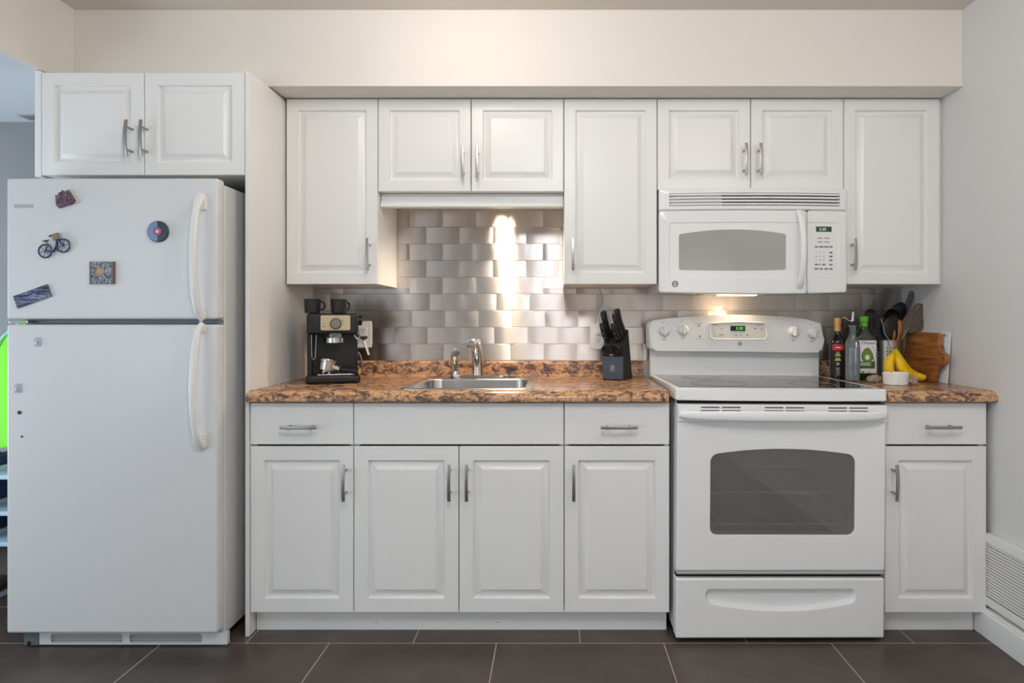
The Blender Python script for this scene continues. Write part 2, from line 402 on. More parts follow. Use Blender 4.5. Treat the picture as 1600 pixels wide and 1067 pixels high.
dz0 = Z(957, YB); dz1 = Z(697.5, YB); wz0 = Z(694.3, YB); wz1 = .843
def base_cab(label, x0, x1, kind, hand):
    t = thing('base_cabinet', label, 'cabinet', ((x0 + x1) / 2, (YB) / 2, .086), BASE)
    carcass(t, x0 + .001, x1 - .001, YB + .021, -.002, .088, .846, kind == 'double')
    if kind == 'double':
        slab(x0 + G, x1 - G, wz0, wz1, YB).build('false_drawer_front', CAB, t)
        xm = (x0 + x1) / 2
        for a, c, hx in ((x0 + G, xm - G, X(704, YB)), (xm + G, x1 - G, X(731, YB))):
            d = door_mesh(a, c, dz0, dz1, YB).build('door', CAB, t); pull(d, hx, Z(751, YB), YB)
    else:
        dr = slab(x0 + G, x1 - G, wz0, wz1, YB).build('drawer', CAB, t); pull(dr, kind, Z(665.5, YB), YB, False)
        d = door_mesh(x0 + G, x1 - G, dz0, dz1, YB).build('door', CAB, t); pull(d, hand, Z(751, YB), YB)
    return t
BX = [X(390.5, YB), X(552.5, YB), X(881.5, YB), X(1046.5, YB)]
base_cab('white base cabinet with drawer beside the tall end panel', BX[0], BX[1], X(472, YB), X(541.5, YB))
base_cab('wide white sink base cabinet with two doors and plain false front', BX[1], BX[2], 'double', None)
base_cab('white base cabinet with drawer between sink cabinet and range', BX[2], BX[3], X(966, YB), X(896, YB))
XD0, XD1 = 1.190, X(1542, YB)
base_cab('white base cabinet with drawer between range and right wall', XD0, XD1, X(1467, YB) - .004, X(1393.5, YB))
m = MB().box(BX[0] + .002, BX[3] - .004, -.581, -.566, .0, .0855, .001)
kb = m.build('kick_board', CAB); tag(kb, 'long white kick board under the sink cabinets', 'kick board')
for px in (584, 589, 776, 781):                                       # screw holes
    MB().cyl((X(px, -.581), -.5812, Z(972, -.581)), (X(px, -.581), -.578, Z(972, -.581)), .0018, 10).build('screw', BLACKM, kb)
tag(MB().box(XD0 + .002, 1.541, -.581, -.566, 0, .0855, .001).build('kick_board', CAB), 'short white kick board between range and right wall', 'kick board')
# wall cabinets
uz1 = SZ - .004; uzt = Z(444, YU); uzm = Z(299, YU); uzw = Z(296.5, YU)
def wall_cab(label, x0, x1, z0, doors):
    t = thing('wall_cabinet', label, 'cabinet', ((x0 + x1) / 2, YU / 2, z0), WALLC)
    carcass(t, x0 + .001, x1 - .001, YU + .021, -.002, z0 + .001, SZ - .001)
    for a, c, hx, hz in doors:
        d = door_mesh(a + G, c - G, z0, uz1, YU, .046, .034).build('door', CAB, t); pull(d, hx, hz, YU)
    return t
UX = [X(p, YU) for p in (447, 590.5, 736, 881, 1027, 1173, 1318.5, 1468.5)]
ht = Z(398.5, YU)
wall_cab('tall single-door white wall cabinet beside the end panel, above the espresso machine', UX[0], UX[1], uzt, [(UX[0], UX[1], X(578, YU), ht)])
sinkcab = wall_cab('short double-door white wall cabinet above the sink, with valance', UX[1], UX[3], uzm, [(UX[1], UX[2], X(724.5, YU), Z(256, YU)), (UX[2], UX[3], X(747, YU), Z(256, YU))])
wall_cab('tall single-door white wall cabinet between sink and microwave', UX[3], UX[4], uzt, [(UX[3], UX[4], X(895, YU), ht)])
wall_cab('short double-door white wall cabinet directly above the microwave', UX[4], UX[6], uzw, [(UX[4], UX[5], X(1162, YU), Z(252, YU)), (UX[5], UX[6], X(1184.5, YU), Z(252, YU))])
wall_cab('tall single-door white wall cabinet between microwave and right wall', UX[6], UX[7], uzt, [(UX[6], UX[7], X(1330, YU), ht)])
# valance under the sink wall cabinet
v = MB(); va = UX[1] + .002; vb = UX[3] - .002; zb = Z(324, YU + .035)
prof = [(p_[0] + .026, p_[1]) for p_ in [(YU + .022, uzm - .001), (YU + .040, uzm - .001), (YU + .040, zb), (YU + .008, zb), (YU + .004, zb + .004), (YU + .006, zb + .010), (YU + .014, zb + .013), (YU + .013, zb + .020), (YU + .018, zb + .025), (YU + .022, zb + .029)]]
t_ = bmesh.new(); A = [t_.verts.new((va, p[0], p[1])) for p in prof]; B = [t_.verts.new((vb, p[0], p[1])) for p in prof]
t_.faces.new(A); t_.faces.new(B)
for i in range(len(prof)): t_.faces.new((A[i], A[(i + 1) % len(prof)], B[(i + 1) % len(prof)], B[i]))
v.add(t_); v.build('valance', CAB, sinkcab)
# end panel and filler strip
tag(MB().box(X(383.5, YB - .002), BX[0] - .001, YB - .004, -.002, 0, SZ - .008, .001).build('end_panel', CAB), 'tall white end panel between fridge and counter', 'panel')
tag(MB().box(XR - .012, XR - .0005, YU + .012, -.001, uzt, SZ - .001).build('filler_strip', CAB), 'narrow white filler strip between last wall cabinet and right wall', 'filler strip')
tag(MB().box(X(53.6, YB), X(63.6, YB), YB + .002, -.002, Z(276, YB), SZ - .004, .001).build('side_panel', CAB), 'narrow white side panel on the hall side of the cabinet above the fridge', 'panel')
# cabinet above the fridge
fx0, fx1, fz0, fz1 = X(64, YB), X(383, YB), Z(273.5, YB), Z(113, YB)
t = thing('fridge_cabinet', 'white double-door cabinet above the fridge', 'cabinet', ((fx0 + fx1) / 2, YB / 2, fz0))
carcass(t, fx0 + .002, fx1 - .001, YB + .021, -.002, fz0, SZ - .01)
xm = X(225, YB)
for a, c, hx in ((fx0, xm, X(207, YB)), (xm, fx1, X(230, YB))):
    d = door_mesh(a + G, c - G, fz0, fz1, YB, .046, .032).build('door', CAB, t); pull(d, hx, Z(220, YB), YB)
# ------------------------------------------------------------------ counters
ZT = .889
def counter(label, x0, x1, lip=True):
    t = thing('countertop', label, 'countertop', ((x0 + x1) / 2, -.33, .8475))
    return t
def front_prof(): # y, z of the post-formed nose
    return [(-.655, .8485), (-.662, .853), (-.664, .862), (-.661, .872), (-.652, .881), (-.636, .887), (-.615, ZT)]
def counter_mesh(x0, x1, y1, hole=None):
    m = MB(); P = front_prof()
    def strip(a, c, prof):
        t = bmesh.new(); A = [t.verts.new((a, *p)) for p in prof]; B = [t.verts.new((c, *p)) for p in prof]; n = len(prof)
        t.faces.new(A); t.faces.new(B)
        for i in range(n): t.faces.new((A[i], A[(i + 1) % n], B[(i + 1) % n], B[i]))
        m.add(t)
    strip(x0, x1, P + [(-.6105, ZT), (-.6105, .8485)])
    if hole:
        a, c, yf, yb = hole
        m.box(x0, a, -.6105, y1, .8485, ZT); m.box(c, x1, -.6105, y1, .8485, ZT); m.box(a, c, yb, y1, .8485, ZT); m.box(a, c, -.6105, yf, .8485, ZT)
    else: m.box(x0, x1, -.6105, y1, .8485, ZT)
    return m
def upstand(x0, x1):
    m = MB(); P = [(-.0015, ZT), (-.0015, .9575), (-.008, .9585), (-.015, .956), (-.0195, .950), (-.021, .942), (-.021, .900), (-.026, .892), (-.034, ZT)]
    t = bmesh.new(); A = [t.verts.new((x0, *p)) for p in P]; B = [t.verts.new((x1, *p)) for p in P]; n = len(P)
    t.faces.new(A); t.faces.new(B)
    for i in range(n): t.faces.new((A[i], A[(i + 1) % n], B[(i + 1) % n], B[i]))
    return m.add(t)
SX0, SX1, SY0, SY1 = X(622.7, -.612), X(833, -.612), -.612, -.075      # sink outline
CR = .4045
t = counter('long brown speckled laminate countertop holding the sink', BX[0], CR)
m = counter_mesh(BX[0], CR, -.0015, (SX0 + .012, SX1 - .012, SY0 + .012, SY1 - .012))
m.build('worktop', GRANITE, t); upstand(BX[0], CR - .005).build('upstand', GRANITE, t)
t = counter('short brown speckled laminate countertop between range and right wall', XD0, XR)
counter_mesh(XD0, XR - .001, -.0015).build('worktop', GRANITE, t); upstand(XD0, XR - .001).build('upstand', GRANITE, t)
# ------------------------------------------------------------------ metal tile backsplash
m = MB(); TW, TH = X(693, -.003) - X(641, -.003), .0762
z0 = .959; r = 0
def tile(a, c, za, zb, full0, full1):
    n = 6; g = .0006; L = []
    t = bmesh.new(); tl = (random.random() - .5) * .0006
    def yy(x, e): 
        u = (x - full0) / (full1 - full0) * 2 - 1
        return -.0025 - .0007 * (1 - u * u) + tl * u + e
    xs = [a + g + (c - a - 2 * g) * k / n for k in range(n + 1)]
    rows = [(za + g, .0012), (za + g + .0012, 0), (zb - g - .0012, 0), (zb - g, .0012)]
    V = [[t.verts.new((x, yy(x, e) + (.001 if i in (0, n) else 0), zz)) for i, x in enumerate(xs)] for zz, e in rows]
    for i in range(3):
        for k in range(n): t.faces.new((V[i][k], V[i][k + 1], V[i + 1][k + 1], V[i + 1][k]))
    m.add(t)
XT0, XT1 = BX[0] + .001, XR - .001
offs = [641.5, 616, 643.5, 619.5, 640, 666, 640, 666, 640, 666]
def top_at(x):
    return uzm if UX[1] < x < UX[3] else (1.255 if UX[4] + .02 < x < UX[6] - .02 else uzt)
while z0 < uzm - .002:
    za, zb = z0, z0 + TH
    px = X(offs[r % 10], -.003); k = math.floor((XT0 - px) / TW)
    while px + k * TW < XT1:
        a0 = px + k * TW; a, c = max(a0, XT0), min(a0 + TW, XT1)
        lo, hi = (UX[1], UX[3]) if za > uzt else (XT0, XT1)
        a, c = max(a, lo), min(c, hi); zt = min(zb, uzm if za > uzt - .001 or (lo < a and UX[1] <= a and c <= UX[3]) else uzt)
        if UX[4] + .02 < (a + c) / 2 < UX[6] - .02 : zt = min(zb, 1.26)
        if c - a > .004 and zt - za > .004: tile(a, c, za, zt, a0, a0 + TW)
        k += 1
    z0 += TH; r += 1
m.box(XT0, XT1, -.0012, -.0003, .959, uzt - .001).box(UX[1] + .001, UX[3] - .001, -.0012, -.0003, uzt - .001, uzm)
tag(m.build('backsplash', TILE, ang=18), 'brushed metal brick-pattern tile backsplash on the wall above the counters', 'backsplash')
# ------------------------------------------------------------------ refrigerator
fy = -.738; fb = -.684
L0, L1 = X(9.5, fy), X(340, fy)
t = thing('refrigerator', 'white top-freezer refrigerator below the double-door cabinet', 'fridge', ((L0 + L1) / 2, -.35, 0))
ft = Z(278, fy); 
MB().box(L0 + .018, L1 - .004, fb + .002, -.04, .03, ft - .012, .006).build('body', APPL, t)
def fdoor(name, z0, z1):
    m = MB().box(L0, L1, fy, fb - .004, z0, z1, .009, 3)
    d = m.build(name, APPL, t)
    MB().box(L0 + .012, L1 - .012, fb - .005, fb + .003, z0 + .006, z1 - .006).build('gasket', LGREY, d)
    return d
d1 = fdoor('freezer_door', Z(498.5, fy), ft); d2 = fdoor('fridge_door', Z(990, fy), Z(507, fy))
def fhandle(par, za, zb, up):
    m = MB(); n = 17; path = []; rad = []
    xc = X(318, fy)
    for k in range(n):
        s = k / (n - 1); bow = math.sin(PI * s) ** .42
        path.append((xc - .002 - .006 * math.sin(PI * s), fy - .006 - .046 * bow, za + (zb - za) * s))
        e = 1 - abs(2 * s - 1) ** 6 * (.45)
        rad.append((.0125 * e + (.006 if (s > .93 and up) or (s < .07 and not up) else 0), .011))
    m.tube(path, rad, 14, up=(1, 0, 0), sq=.7)
    m.box(xc - .012, xc + .014, fy - .012, fy + .002, zb - .05 if up else za, zb if up else za + .05, .005)
    m.box(xc - .008, xc + .010, fy - .012, fy + .002, za if up else zb - .03, za + .03 if up else zb, .004)
    m.build('door_handle', HANDW, par)
fhandle(d1, Z(499, fy), Z(306, fy), True); fhandle(d2, Z(699, fy), Z(506, fy), False)
# base grille with two louvred openings
gy = -.703; gz0, gz1 = .006, Z(988, gy)
ga, gb = X(62, gy), X(356, gy) - .001
def gr(xa, xb): return rrect(X(xa, gy), X(xb, gy), Z(1003.6, gy), gz1 - .004, .008)
g = MB(); g.plate([(ga, gz0), (gb, gz0), (gb, gz1), (ga, gz1)], [list(reversed(gr(80, 192))), list(reversed(gr(203, 316)))], .004, face(0, gy, 0))
g.box(ga, gb, gy + .012, gy + .016, gz0, gz1)
gg = g.build('base_grille', APPL, t)
for xa, xb in ((80, 192), (203, 316)):
    q = MB()
    for k in range(4):
        zz = Z(1002 - 3.4 * k, gy); q.box(X(xa, gy) + .001 + .006 * (k == 0), X(xb, gy) - .001 - .006 * (k == 0), gy - .0005, gy + .003, zz - .0016, zz + .0016)
    q.build('louvre', LGREY, gg)
q = MB().box(X(38.5, gy), X(62, gy) - .001, gy - .004, gy + .05, .004, gz1, .002); bk = q.build('roller_bracket', mat('bracket_grey', srgb(100, 108, 110), .5), t)
MB().cyl((X(47, gy), gy - .006, Z(1004, gy)), (X(47, gy), gy, Z(1004, gy)), .007, 14).build('roller_screw', BLACK, bk)
MB().box(L0 + .03, L1 - .02, fb - .001, -.06, .004, .032).build('base_frame', DARK, t)
hz = Z(502.7, fy)
MB().box(L0 + .004, L0 + .07, fy + .006, fb, hz - .005, hz + .005, .002).build('centre_hinge', STEEL, t)
MB().box(L0 + .07, L1 - .004, fb - .018, fb - .003, hz - .006, hz + .006, .001).build('gap_trim', mat('trim_grey', srgb(120, 124, 130), .5), t)
m = MB().box(X(22, fy), X(52, fy), fy - .0006, fy + .001, Z(325, fy), Z(319, fy), .0005); m.build('name_plate', CLEARP, t)
for px, py, rr in ((30.5, 644.5, .0065), (34.5, 682, .0035)):
    MB().cyl((X(px, fy), fy - .0025, Z(py, fy)), (X(px, fy), fy + .002, Z(py, fy)), rr, 18, b=.001).build('hole_plug', BLACKM, t)
for px, py, lb in ((59, 534, 'clear plastic hook stuck high on the lower fridge door'), (28.5, 606.5, 'clear plastic hook stuck above the dark dots on the fridge door')):
    h = MB().box(X(px - 5, fy), X(px + 5, fy), fy - .003, fy - .0006, Z(py + 7, fy), Z(py - 7, fy), .001)
    h.tube([(X(px, fy), fy - .003, Z(py + 1, fy)), (X(px, fy), fy - .012, Z(py + 4, fy)), (X(px, fy), fy - .014, Z(py, fy))], .0022, 8)
    tag(h.build('adhesive_hook', CLEARP), lb, 'hook', 'clear hooks on the fridge')
# fridge magnets
y = fy - .001
def mpt(px, py, yy=y): return (X(px, fy), yy, Z(py, fy))
x, z = X(248, fy), Z(362, fy)
t = thing('record_magnet', 'round two-tone blue record magnet beside the freezer handle', 'magnet', (x, y, z - .036), 'fridge magnets')
MB().lathe([(0, 0), (.0345, 0), (.0365, .001), (.0365, .005), (.035, .0065), (0, .0065)], (x, y, z), 40, Matrix.Rotation(PI / 2, 4, 'X')).build('disc', RECD, t)
half = [(x + .0015 * 0, z + .034)] + [(x + .034 * math.cos(a), z + .034 * math.sin(a)) for a in [PI / 2 + PI * k / 20 for k in range(1, 20)]] + [(x, z - .034)]
MB().prism(half, y - .0072, y - .0064).build('sleeve', RECL, t)
MB().cyl((x, y - .0064, z), (x, y - .0078, z), .0145, 28).build('centre_label', RECM, t)
MB().cyl((x, y - .0076, z), (x, y - .0084, z), .0062, 20).build('hub', mat('pale_pink', srgb(205, 195, 205), .4), t)
t = thing('picture_magnet', 'square dark swirl-pattern magnet low on the freezer door', 'magnet', mpt(161, 444), 'fridge magnets')
MB().box(X(143, fy), X(179, fy), y - .006, y, Z(444, fy), Z(409, fy), .0012).build('plate', SWIRL, t)
MB().ball(mpt(158.5, 424, y - .006), (.0125, .0012, .012)).build('picture', OCHRE, t)
MB().box(X(176.5, fy), X(180.5, fy), y - .0066, y, Z(444, fy), Z(409, fy), .001).build('edge', mat('edge_brown', srgb(110, 80, 75), .4), t)
MB().box(X(142, fy), X(144.5, fy), y - .0066, y, Z(444, fy), Z(409, fy), .001).build('edge', bpy.data.materials['edge_brown'], t)
P = [mpt(22, 463), mpt(75, 444), mpt(82, 463), mpt(29, 482)]
tag(MB().prism([(p[0], p[2]) for p in P], y - .005, y, b=.0008).build('scenery_magnet', SCENIC), 'tilted oblong blue-grey scenery magnet at the freezer door corner', 'magnet', 'fridge magnets')
# clustered resin magnet: ragged stepped block
out = [(89, 305), (93.5, 307), (94, 302), (97.5, 303), (99, 297.5), (104, 301), (109, 297), (113, 301), (116, 306), (121, 314), (115, 319), (105, 322), (95, 325.5), (90.5, 322)]
m = MB().prism([(X(p, fy), Z(q, fy)) for p, q in out], y - .008, y, b=.0015)
rr = random.Random(3)
for k in range(34):
    p, q = rr.uniform(92, 114), rr.uniform(303, 320); s = rr.uniform(.002, .0045)
    m.box(X(p, fy) - s, X(p, fy) + s, y - .009 - rr.random() * .005, y - .006, Z(q, fy) - s, Z(q, fy) + s * 1.3, .0008)
t = thing('resin_magnet', 'ragged dark multicoloured resin magnet at the top of the freezer door', 'magnet', mpt(105, 325), 'fridge magnets')
m.build('relief', MOTLEY, t)
MB().prism([(X(p, fy), Z(q, fy)) for p, q in ((109, 297), (112, 296.5), (125, 315), (122, 318), (119, 316))], y - .005, y, b=.001).build('edge', mat('cream_edge', srgb(220, 205, 185), .5), t)
# bicycle magnet
t = thing('bicycle_magnet', 'small dark blue bicycle magnet on the freezer door', 'magnet', mpt(88, 404), 'fridge magnets')
RX = Matrix.Rotation(PI / 2, 4, 'X'); yc = y - .006
W1, W2 = mpt(73, 392.5, yc), mpt(101, 384, yc)
for c in (W1, W2):
    q = MB().torus(c, .0225, .0026, RX, 28, 8)
    for k in range(6):
        a = k * PI / 3 + .3
        q.cyl(c, (c[0] + .022 * math.cos(a), yc, c[2] + .022 * math.sin(a)), .0009, 6)
    q.ball(c, .003); q.build('wheel', BIKEB, t)
q = MB()
BBk, ST, HD = mpt(86, 393, yc - .001), mpt(76, 380, yc - .001), mpt(92, 374, yc - .001)
for a, c, r_ in ((W1, BBk, .002), (W1, mpt(78.5, 384, yc - .001), .0016), (BBk, ST, .0022), (HD, W2, .003), (HD, mpt(92, 384, yc - .001), .0034)): q.cyl(a, c, r_, 8)
q.tube([HD, mpt(91, 384, yc - .001), mpt(88, 391, yc - .001), BBk], .0034, 8)
q.cyl(W1, mpt(84, 396, yc - .002), .0024, 8); q.build('frame', BIKEB, t)
MB().tube([mpt(69.5, 376.5, yc - .001), mpt(74, 377.5, yc - .001), mpt(78.5, 375.5, yc - .001)], [.002, .0036, .002], 8).build('saddle', BLACK, t)
MB().tube([mpt(80, 370, yc - .003), mpt(85, 367.5, yc - .002), mpt(92, 369, yc - .001)], .0025, 8).build('handlebar', BLACK, t)
MB().prism([(X(p, fy), Z(q_, fy)) for p, q_ in ((84.5, 367), (94, 364), (96, 374), (88, 376))], y - .014, y - .003, b=.002).build('basket', TAN, t)
# ------------------------------------------------------------------ range
ry = -.68; RX0, RX1 = X(1053, ry), X(1386.5, ry); RC = (RX0 + RX1) / 2
rng = thing('range', 'white freestanding electric range with black glass cooktop', 'range', (RC, ry, 0))
bx0, bx1 = RX0 + .008, RX1 - .008
q = MB()
q.box(bx0, bx0 + .03, -.628, -.05, .02, .862, .002); q.box(bx1 - .03, bx1, -.628, -.05, .02, .862, .002)
q.box(bx0, bx1, -.06, -.05, .02, .862); q.box(bx0, bx1, -.62, -.05, .828, .862); q.box(bx0, bx1, -.625, -.05, .236, .262); q.box(bx0 + .01, bx1 - .01, -.60, -.06, .02, .03)
q.build('body', ENAM, rng)
for fx in (bx0 + .04, bx1 - .04):
    for fy_ in (-.58, -.1): MB().cyl((fx, fy_, .0065), (fx, fy_, .022), .016, 14).build('foot', DARK, rng)
q = MB(); cz0, cz1 = Z(627.5, ry), Z(609.5, ry) + .002
q.prism(rrect(RX0, RX1, ry + .002, -.06, .012, 4, 4), cz0, cz1, 'z', .006, 3)
ck = q.build('cooktop_frame', ENAM, rng)
MB().prism(rrect(RX0 + .022, RX1 - .022, ry + .05, -.105, .012, 4, 4), cz1 - .002, cz1 + .0012, 'z', .001).build('glass_surface', COOKG, ck)
for cx, cy, r_ in ((RX0 + .2, -.5, .105), (RX1 - .2, -.5, .085), (RX0 + .2, -.23, .08), (RX1 - .2, -.23, .105)):
    MB().torus((cx, cy, cz1 + .0012), r_, .0009, None, 40, 6).build('burner_mark', GREYP, ck)
MB().box(bx0 + .004, bx1 - .004, ry + .03, ry + .06, Z(633, ry), cz0 + .002).build('shadow_gap', DARK, rng)
# backguard
riser = MB().box(X(1014, -.075) + .008, X(1278, -.075) + .014, -.075, -.045, cz1 - .01, Z(540, -.075), .004); riser.build('riser', ENAM, rng)
gy_ = -.13
A = [(1010.5, 514), (1011, 507), (1013.5, 502), (1018.5, 499.3), (1040, 497.2), (1080, 494.4), (1115, 492.6), (1149, 492.3), (1185, 493.4), (1220, 495.8), (1258, 500.0), (1276, 502.8), (1282, 506), (1284.5, 514), (1286.5, 532), (1287, 545), (1285.2, 549.5), (1282, 551.8), (1277, 552.5), (1240, 552), (1150, 550), (1060, 548.5), (1022, 547.8), (1015.5, 546.8), (1012, 544), (1010.6, 538)]
A = [(X(p, gy_) + .011, Z(q_ - (p - 1149) * .0149, gy_)) for p, q_ in A]
q = MB(); q.prism(A, gy_, -.04, 'y', .014, 4); bgd = q.build('backguard', ENAM, rng, 50)
def bp(px, py, d=.0005): return (X(px, gy_) + .011, gy_ - d, Z(py - (px - 1149) * .0149, gy_))
cp = [(1107, 505.5), (1149, 503.5), (1190, 505.5), (1194, 510), (1196.5, 526), (1193, 531.5), (1149, 531), (1112, 530.5), (1106.5, 526.5), (1104.5, 510)]
P2 = [(bp(*p)[0], bp(*p)[2]) for p in cp]
q = MB(); cxm = sum(p[0] for p in P2) / 10; czm = sum(p[1] for p in P2) / 10
def sh(k, d): return [(cxm + (p[0] - cxm) * (1 - k * .5), gy_ - d, czm + (p[1] - czm) * (1 - k * 1.6)) for p in P2]
q.rings([sh(-.03, -.001), sh(-.02, .003), sh(.03, .003), sh(.06, -.0005 + .001)], False, 'fan'); pan = q.build('control_panel', ENAM2, bgd)
d0, d1_ = bp(1138, 509.5), bp(1161, 518)
MB().box(d0[0], d1_[0], gy_ - .0022, gy_ - .0002, d1_[2], d0[2], .0005).build('display', DISP, pan)
MB().text('3:30', .019, face(*bp(1152, 514, .0024))).build('clock_digits', GREEN_LED, pan)
for (px, py, ww, hh) in ((1111, 513, 5, .6), (1111, 517, 5, .6), (1113, 521, 5, .8), (1113, 525.5, 5, .6), (1124, 514, 3, 1.2), (1124.5, 523.5, 3, 2), (1147, 524, 3, 1.5), (1155, 524, 3, 1), (1165, 524, 3, 2), (1177, 514, 4, 1.5), (1187, 514, 5, .8), (1187, 518, 3, .5), (1115, 508.3, 9, .7), (1183, 508.3, 9, .7)):
    c = bp(px, py); MB().box(c[0] - ww / 2 / 357, c[0] + ww / 2 / 357, gy_ - .0012, gy_ - .0003, c[2] - hh / 2 / 357, c[2] + hh / 2 / 357).build('key_mark', GREYP, pan)
for px in (1120.5, 1128.5):
    c = bp(px, 523.5); MB().box(c[0] - .0006, c[0] + .0006, gy_ - .0012, gy_ - .0003, c[2] - .005, c[2] + .005).build('key_mark', GREYP, pan)
for i, (px, py, an) in enumerate(((1034, 518.5, 0), (1063.5, 516.5, 0), (1237.5, 517.5, .06), (1266.5, 519.5, .06))):
    c = bp(px, py + (px - 1149) * .0149); q = MB()
    q.lathe([(.0245, 0), (.0245, .004), (.022, .006), (.0195, .0075), (.0185, .018), (.016, .021), (0, .0215)], c, 30, Matrix.Rotation(PI / 2, 4, 'X'))
    q.box(-.0055, .0055, -.036, -.012, -.0205, .0215, .003, 2, Matrix.Translation(c) @ Matrix.Rotation(an, 4, 'Y'))
    k = q.build('knob', ENAM, bgd)
    for j in range(8):
        a = PI / 2 + j * PI / 4 + .2
        MB().ball((c[0] + .032 * math.cos(a), gy_ - .0002, c[2] + .032 * math.sin(a)), (.0011, .0006, .0011), None, 8, 6).build('dial_mark', GREYP, bgd)
    MB().ball((c[0] - .003, gy_ - .0002, c[2] + .036), (.0022, .0008, .0022), None, 10, 8).build('dial_mark', GREYP, bgd)
    MB().box(c[0] - .007, c[0] + .005, gy_ - .0008, gy_ + .0005, c[2] - .040, c[2] - .0375).build('dial_mark', GREYP, bgd)
for py in (509.4, 525.6):
    c = bp(1088.5 + (py > 520) * 1.5, py); MB().ball(c, (.0034, .002, .0034), None, 14, 8).build('indicator_light', RED, bgd)
    MB().box(c[0] - .016, c[0] + .014, gy_ - .0008, gy_ + .0004, c[2] + (.0085 if py < 520 else -.0105), c[2] + (.0100 if py < 520 else -.009)).build('indicator_print', GREYP, bgd)
def emblem(par, c, r_, name='logo'):
    q = MB(); M0 = Matrix.Translation(c) @ Matrix.Rotation(PI / 2, 4, 'X')
    q.torus(c, r_ * .88, r_ * .12, Matrix.Rotation(PI / 2, 4, 'X'), 24, 6)
    q.text('GE', r_ * 1.05, face(c[0], c[1] - .0008, c[2]))
    return q.build(name, mat('logo_grey', srgb(70, 74, 78), .35), par)
emblem(bgd, bp(1153, 537.5, .0006), .0085)
# oven door with arched window
def yflat(o): return ry + o
dzt, dzb = Z(633, ry), Z(893, ry); dx0, dx1 = X(1055.5, ry), X(1383.5, ry)
wn = [1107.5, 1335.5, 837, 712]
def win(g, r_): return rrect(X(wn[0], ry) - g, X(wn[1], ry) + g, Z(wn[2], ry) - g, Z(wn[3], ry) + g, r_ + g, 5, 10, top=.0215)
q = MB()
o1 = rrect(dx0, dx1, dzb, dzt, .006, 5, 10)
q.rings([on(o1, ry + .05), on(o1, ry + .004), on(rrect(dx0 + .004, dx1 - .004, dzb + .004, dzt - .004, .004, 5, 10), ry), on(win(.003, .025), ry), on(win(0, .025), ry + .002), on(win(0, .025), ry + .05)])
od = q.build('oven_door', ENAM, rng)
q = MB(); q.rings([on(win(.001, .025), ry + .006)], False, 'fan'); q.rings([on(win(.001, .025), ry + .010)], False, 'fan')
q = MB(); q.rings([fold(win(.001, .025), ry + .009), on(win(.001, .025), ry + .009), on(win(.001, .025), ry + .006), fold(win(.001, .025), ry + .006)]); q.build('window', OVENG, od)
hb = Z(658, ry)
q = MB().box(dx0 - .001, dx1 + .001, ry - .006, ry + .01, Z(660, ry), dzt, .003); q.build('handle_band', ENAM, od)
q = MB(); n = 25; path = []; rad = []
for k in range(n):
    s = k / (n - 1); e = math.sin(PI * s) ** .35
    path.append((dx0 + .008 + (dx1 - dx0 - .016) * s, ry - .006 - .040 * e, Z(648.6, ry)))
    rad.append((.0185 * (.55 + .45 * e), .0085))
q.tube(path, rad, 14, up=(0, 0, 1), sq=.75); q.build('handle', ENAM, od)
for a in (1091, 1191, 1291):
    for o in (0, 33):
        for z_a, z_b in ((638.2, 636.6), (643, 641.8)): MB().box(X(a + o, ry), X(a + o + 29, ry), ry - .0066, ry - .005, Z(z_a, ry), Z(z_b, ry)).build('vent_slot', DARK, od)
MB().box(dx0 + .002, dx1 - .002, ry + .004, ry + .05, Z(898.5, ry), dzb - .001, .001).build('bottom_trim', LGREY, od)
MB().box(dx0 + .003, dx1 - .003, ry + .024, ry + .055, Z(906, ry), Z(897, ry)).build('drawer_gap', DARK, rng)
# oven cavity and racks
cx0, cx1, cz_0, cz_1 = bx0 + .06, bx1 - .06, .30, .80
q = MB(); t_ = .004; yb_ = -.16
q.box(cx0 - t_, cx0, ry + .05, yb_, cz_0, cz_1); q.box(cx1, cx1 + t_, ry + .05, yb_, cz_0, cz_1); q.box(cx0, cx1, ry + .05, yb_, cz_0 - t_, cz_0); q.box(cx0, cx1, ry + .05, yb_, cz_1, cz_1 + t_); q.box(cx0, cx1, yb_, yb_ + t_, cz_0, cz_1)
q.build('oven_cavity', mat('cavity_grey', srgb(120, 118, 114), .5), rng)
STR = mat('rack_wire', srgb(235, 235, 230), .4)
for py in (769.8, 819):
    zz = Z(py, ry + .07); q = MB()
    q.tube([(cx0 + .004, ry + .07, zz), (cx1 - .004, ry + .07, zz)], .0034, 8)
    q.tube([(cx0 + .004, -.18, zz), (cx1 - .004, -.18, zz)], .0026, 8)
    for k in range(7):
        xx = cx0 + .02 + (cx1 - cx0 - .04) * k / 6; q.tube([(xx, ry + .07, zz), (xx, -.18, zz)], .0016, 6)
    q.build('oven_rack', STR, rng)
# storage drawer with scooped pull
sz0, sz1 = .0135, Z(905, ry)
def scoop(g): return rrect(X(1102, ry) - g, X(1337, ry) + g, Z(942, ry) - g, Z(922, ry) + g, .017 + g, 5, 10, bot=.030)
o1 = rrect(dx0, dx1, sz0, sz1, .006, 5, 10)
q = MB()
q.rings([on(o1, ry + .05), on(o1, ry + .005), on(rrect(dx0 + .005, dx1 - .005, sz0 + .005, sz1 - .005, .004, 5, 10), ry), on(scoop(.004), ry), on(scoop(.001), ry + .002)] +
        [[(p[0], ry + .003 + .022 * k, p[2]) for p in on(scoop(-.0055 * k), 0)] for k in (.5, 1)], True, None)
# scoop floor: fold down to a line, deepest at the top
q.rings([on(scoop(-.0055), ry + .025), fold(scoop(-.012), ry + .022)])
q.build('storage_drawer', ENAM, rng)
rng.rotation_euler = (0, math.radians(.45), math.radians(1.15)); rng.location.z += .002
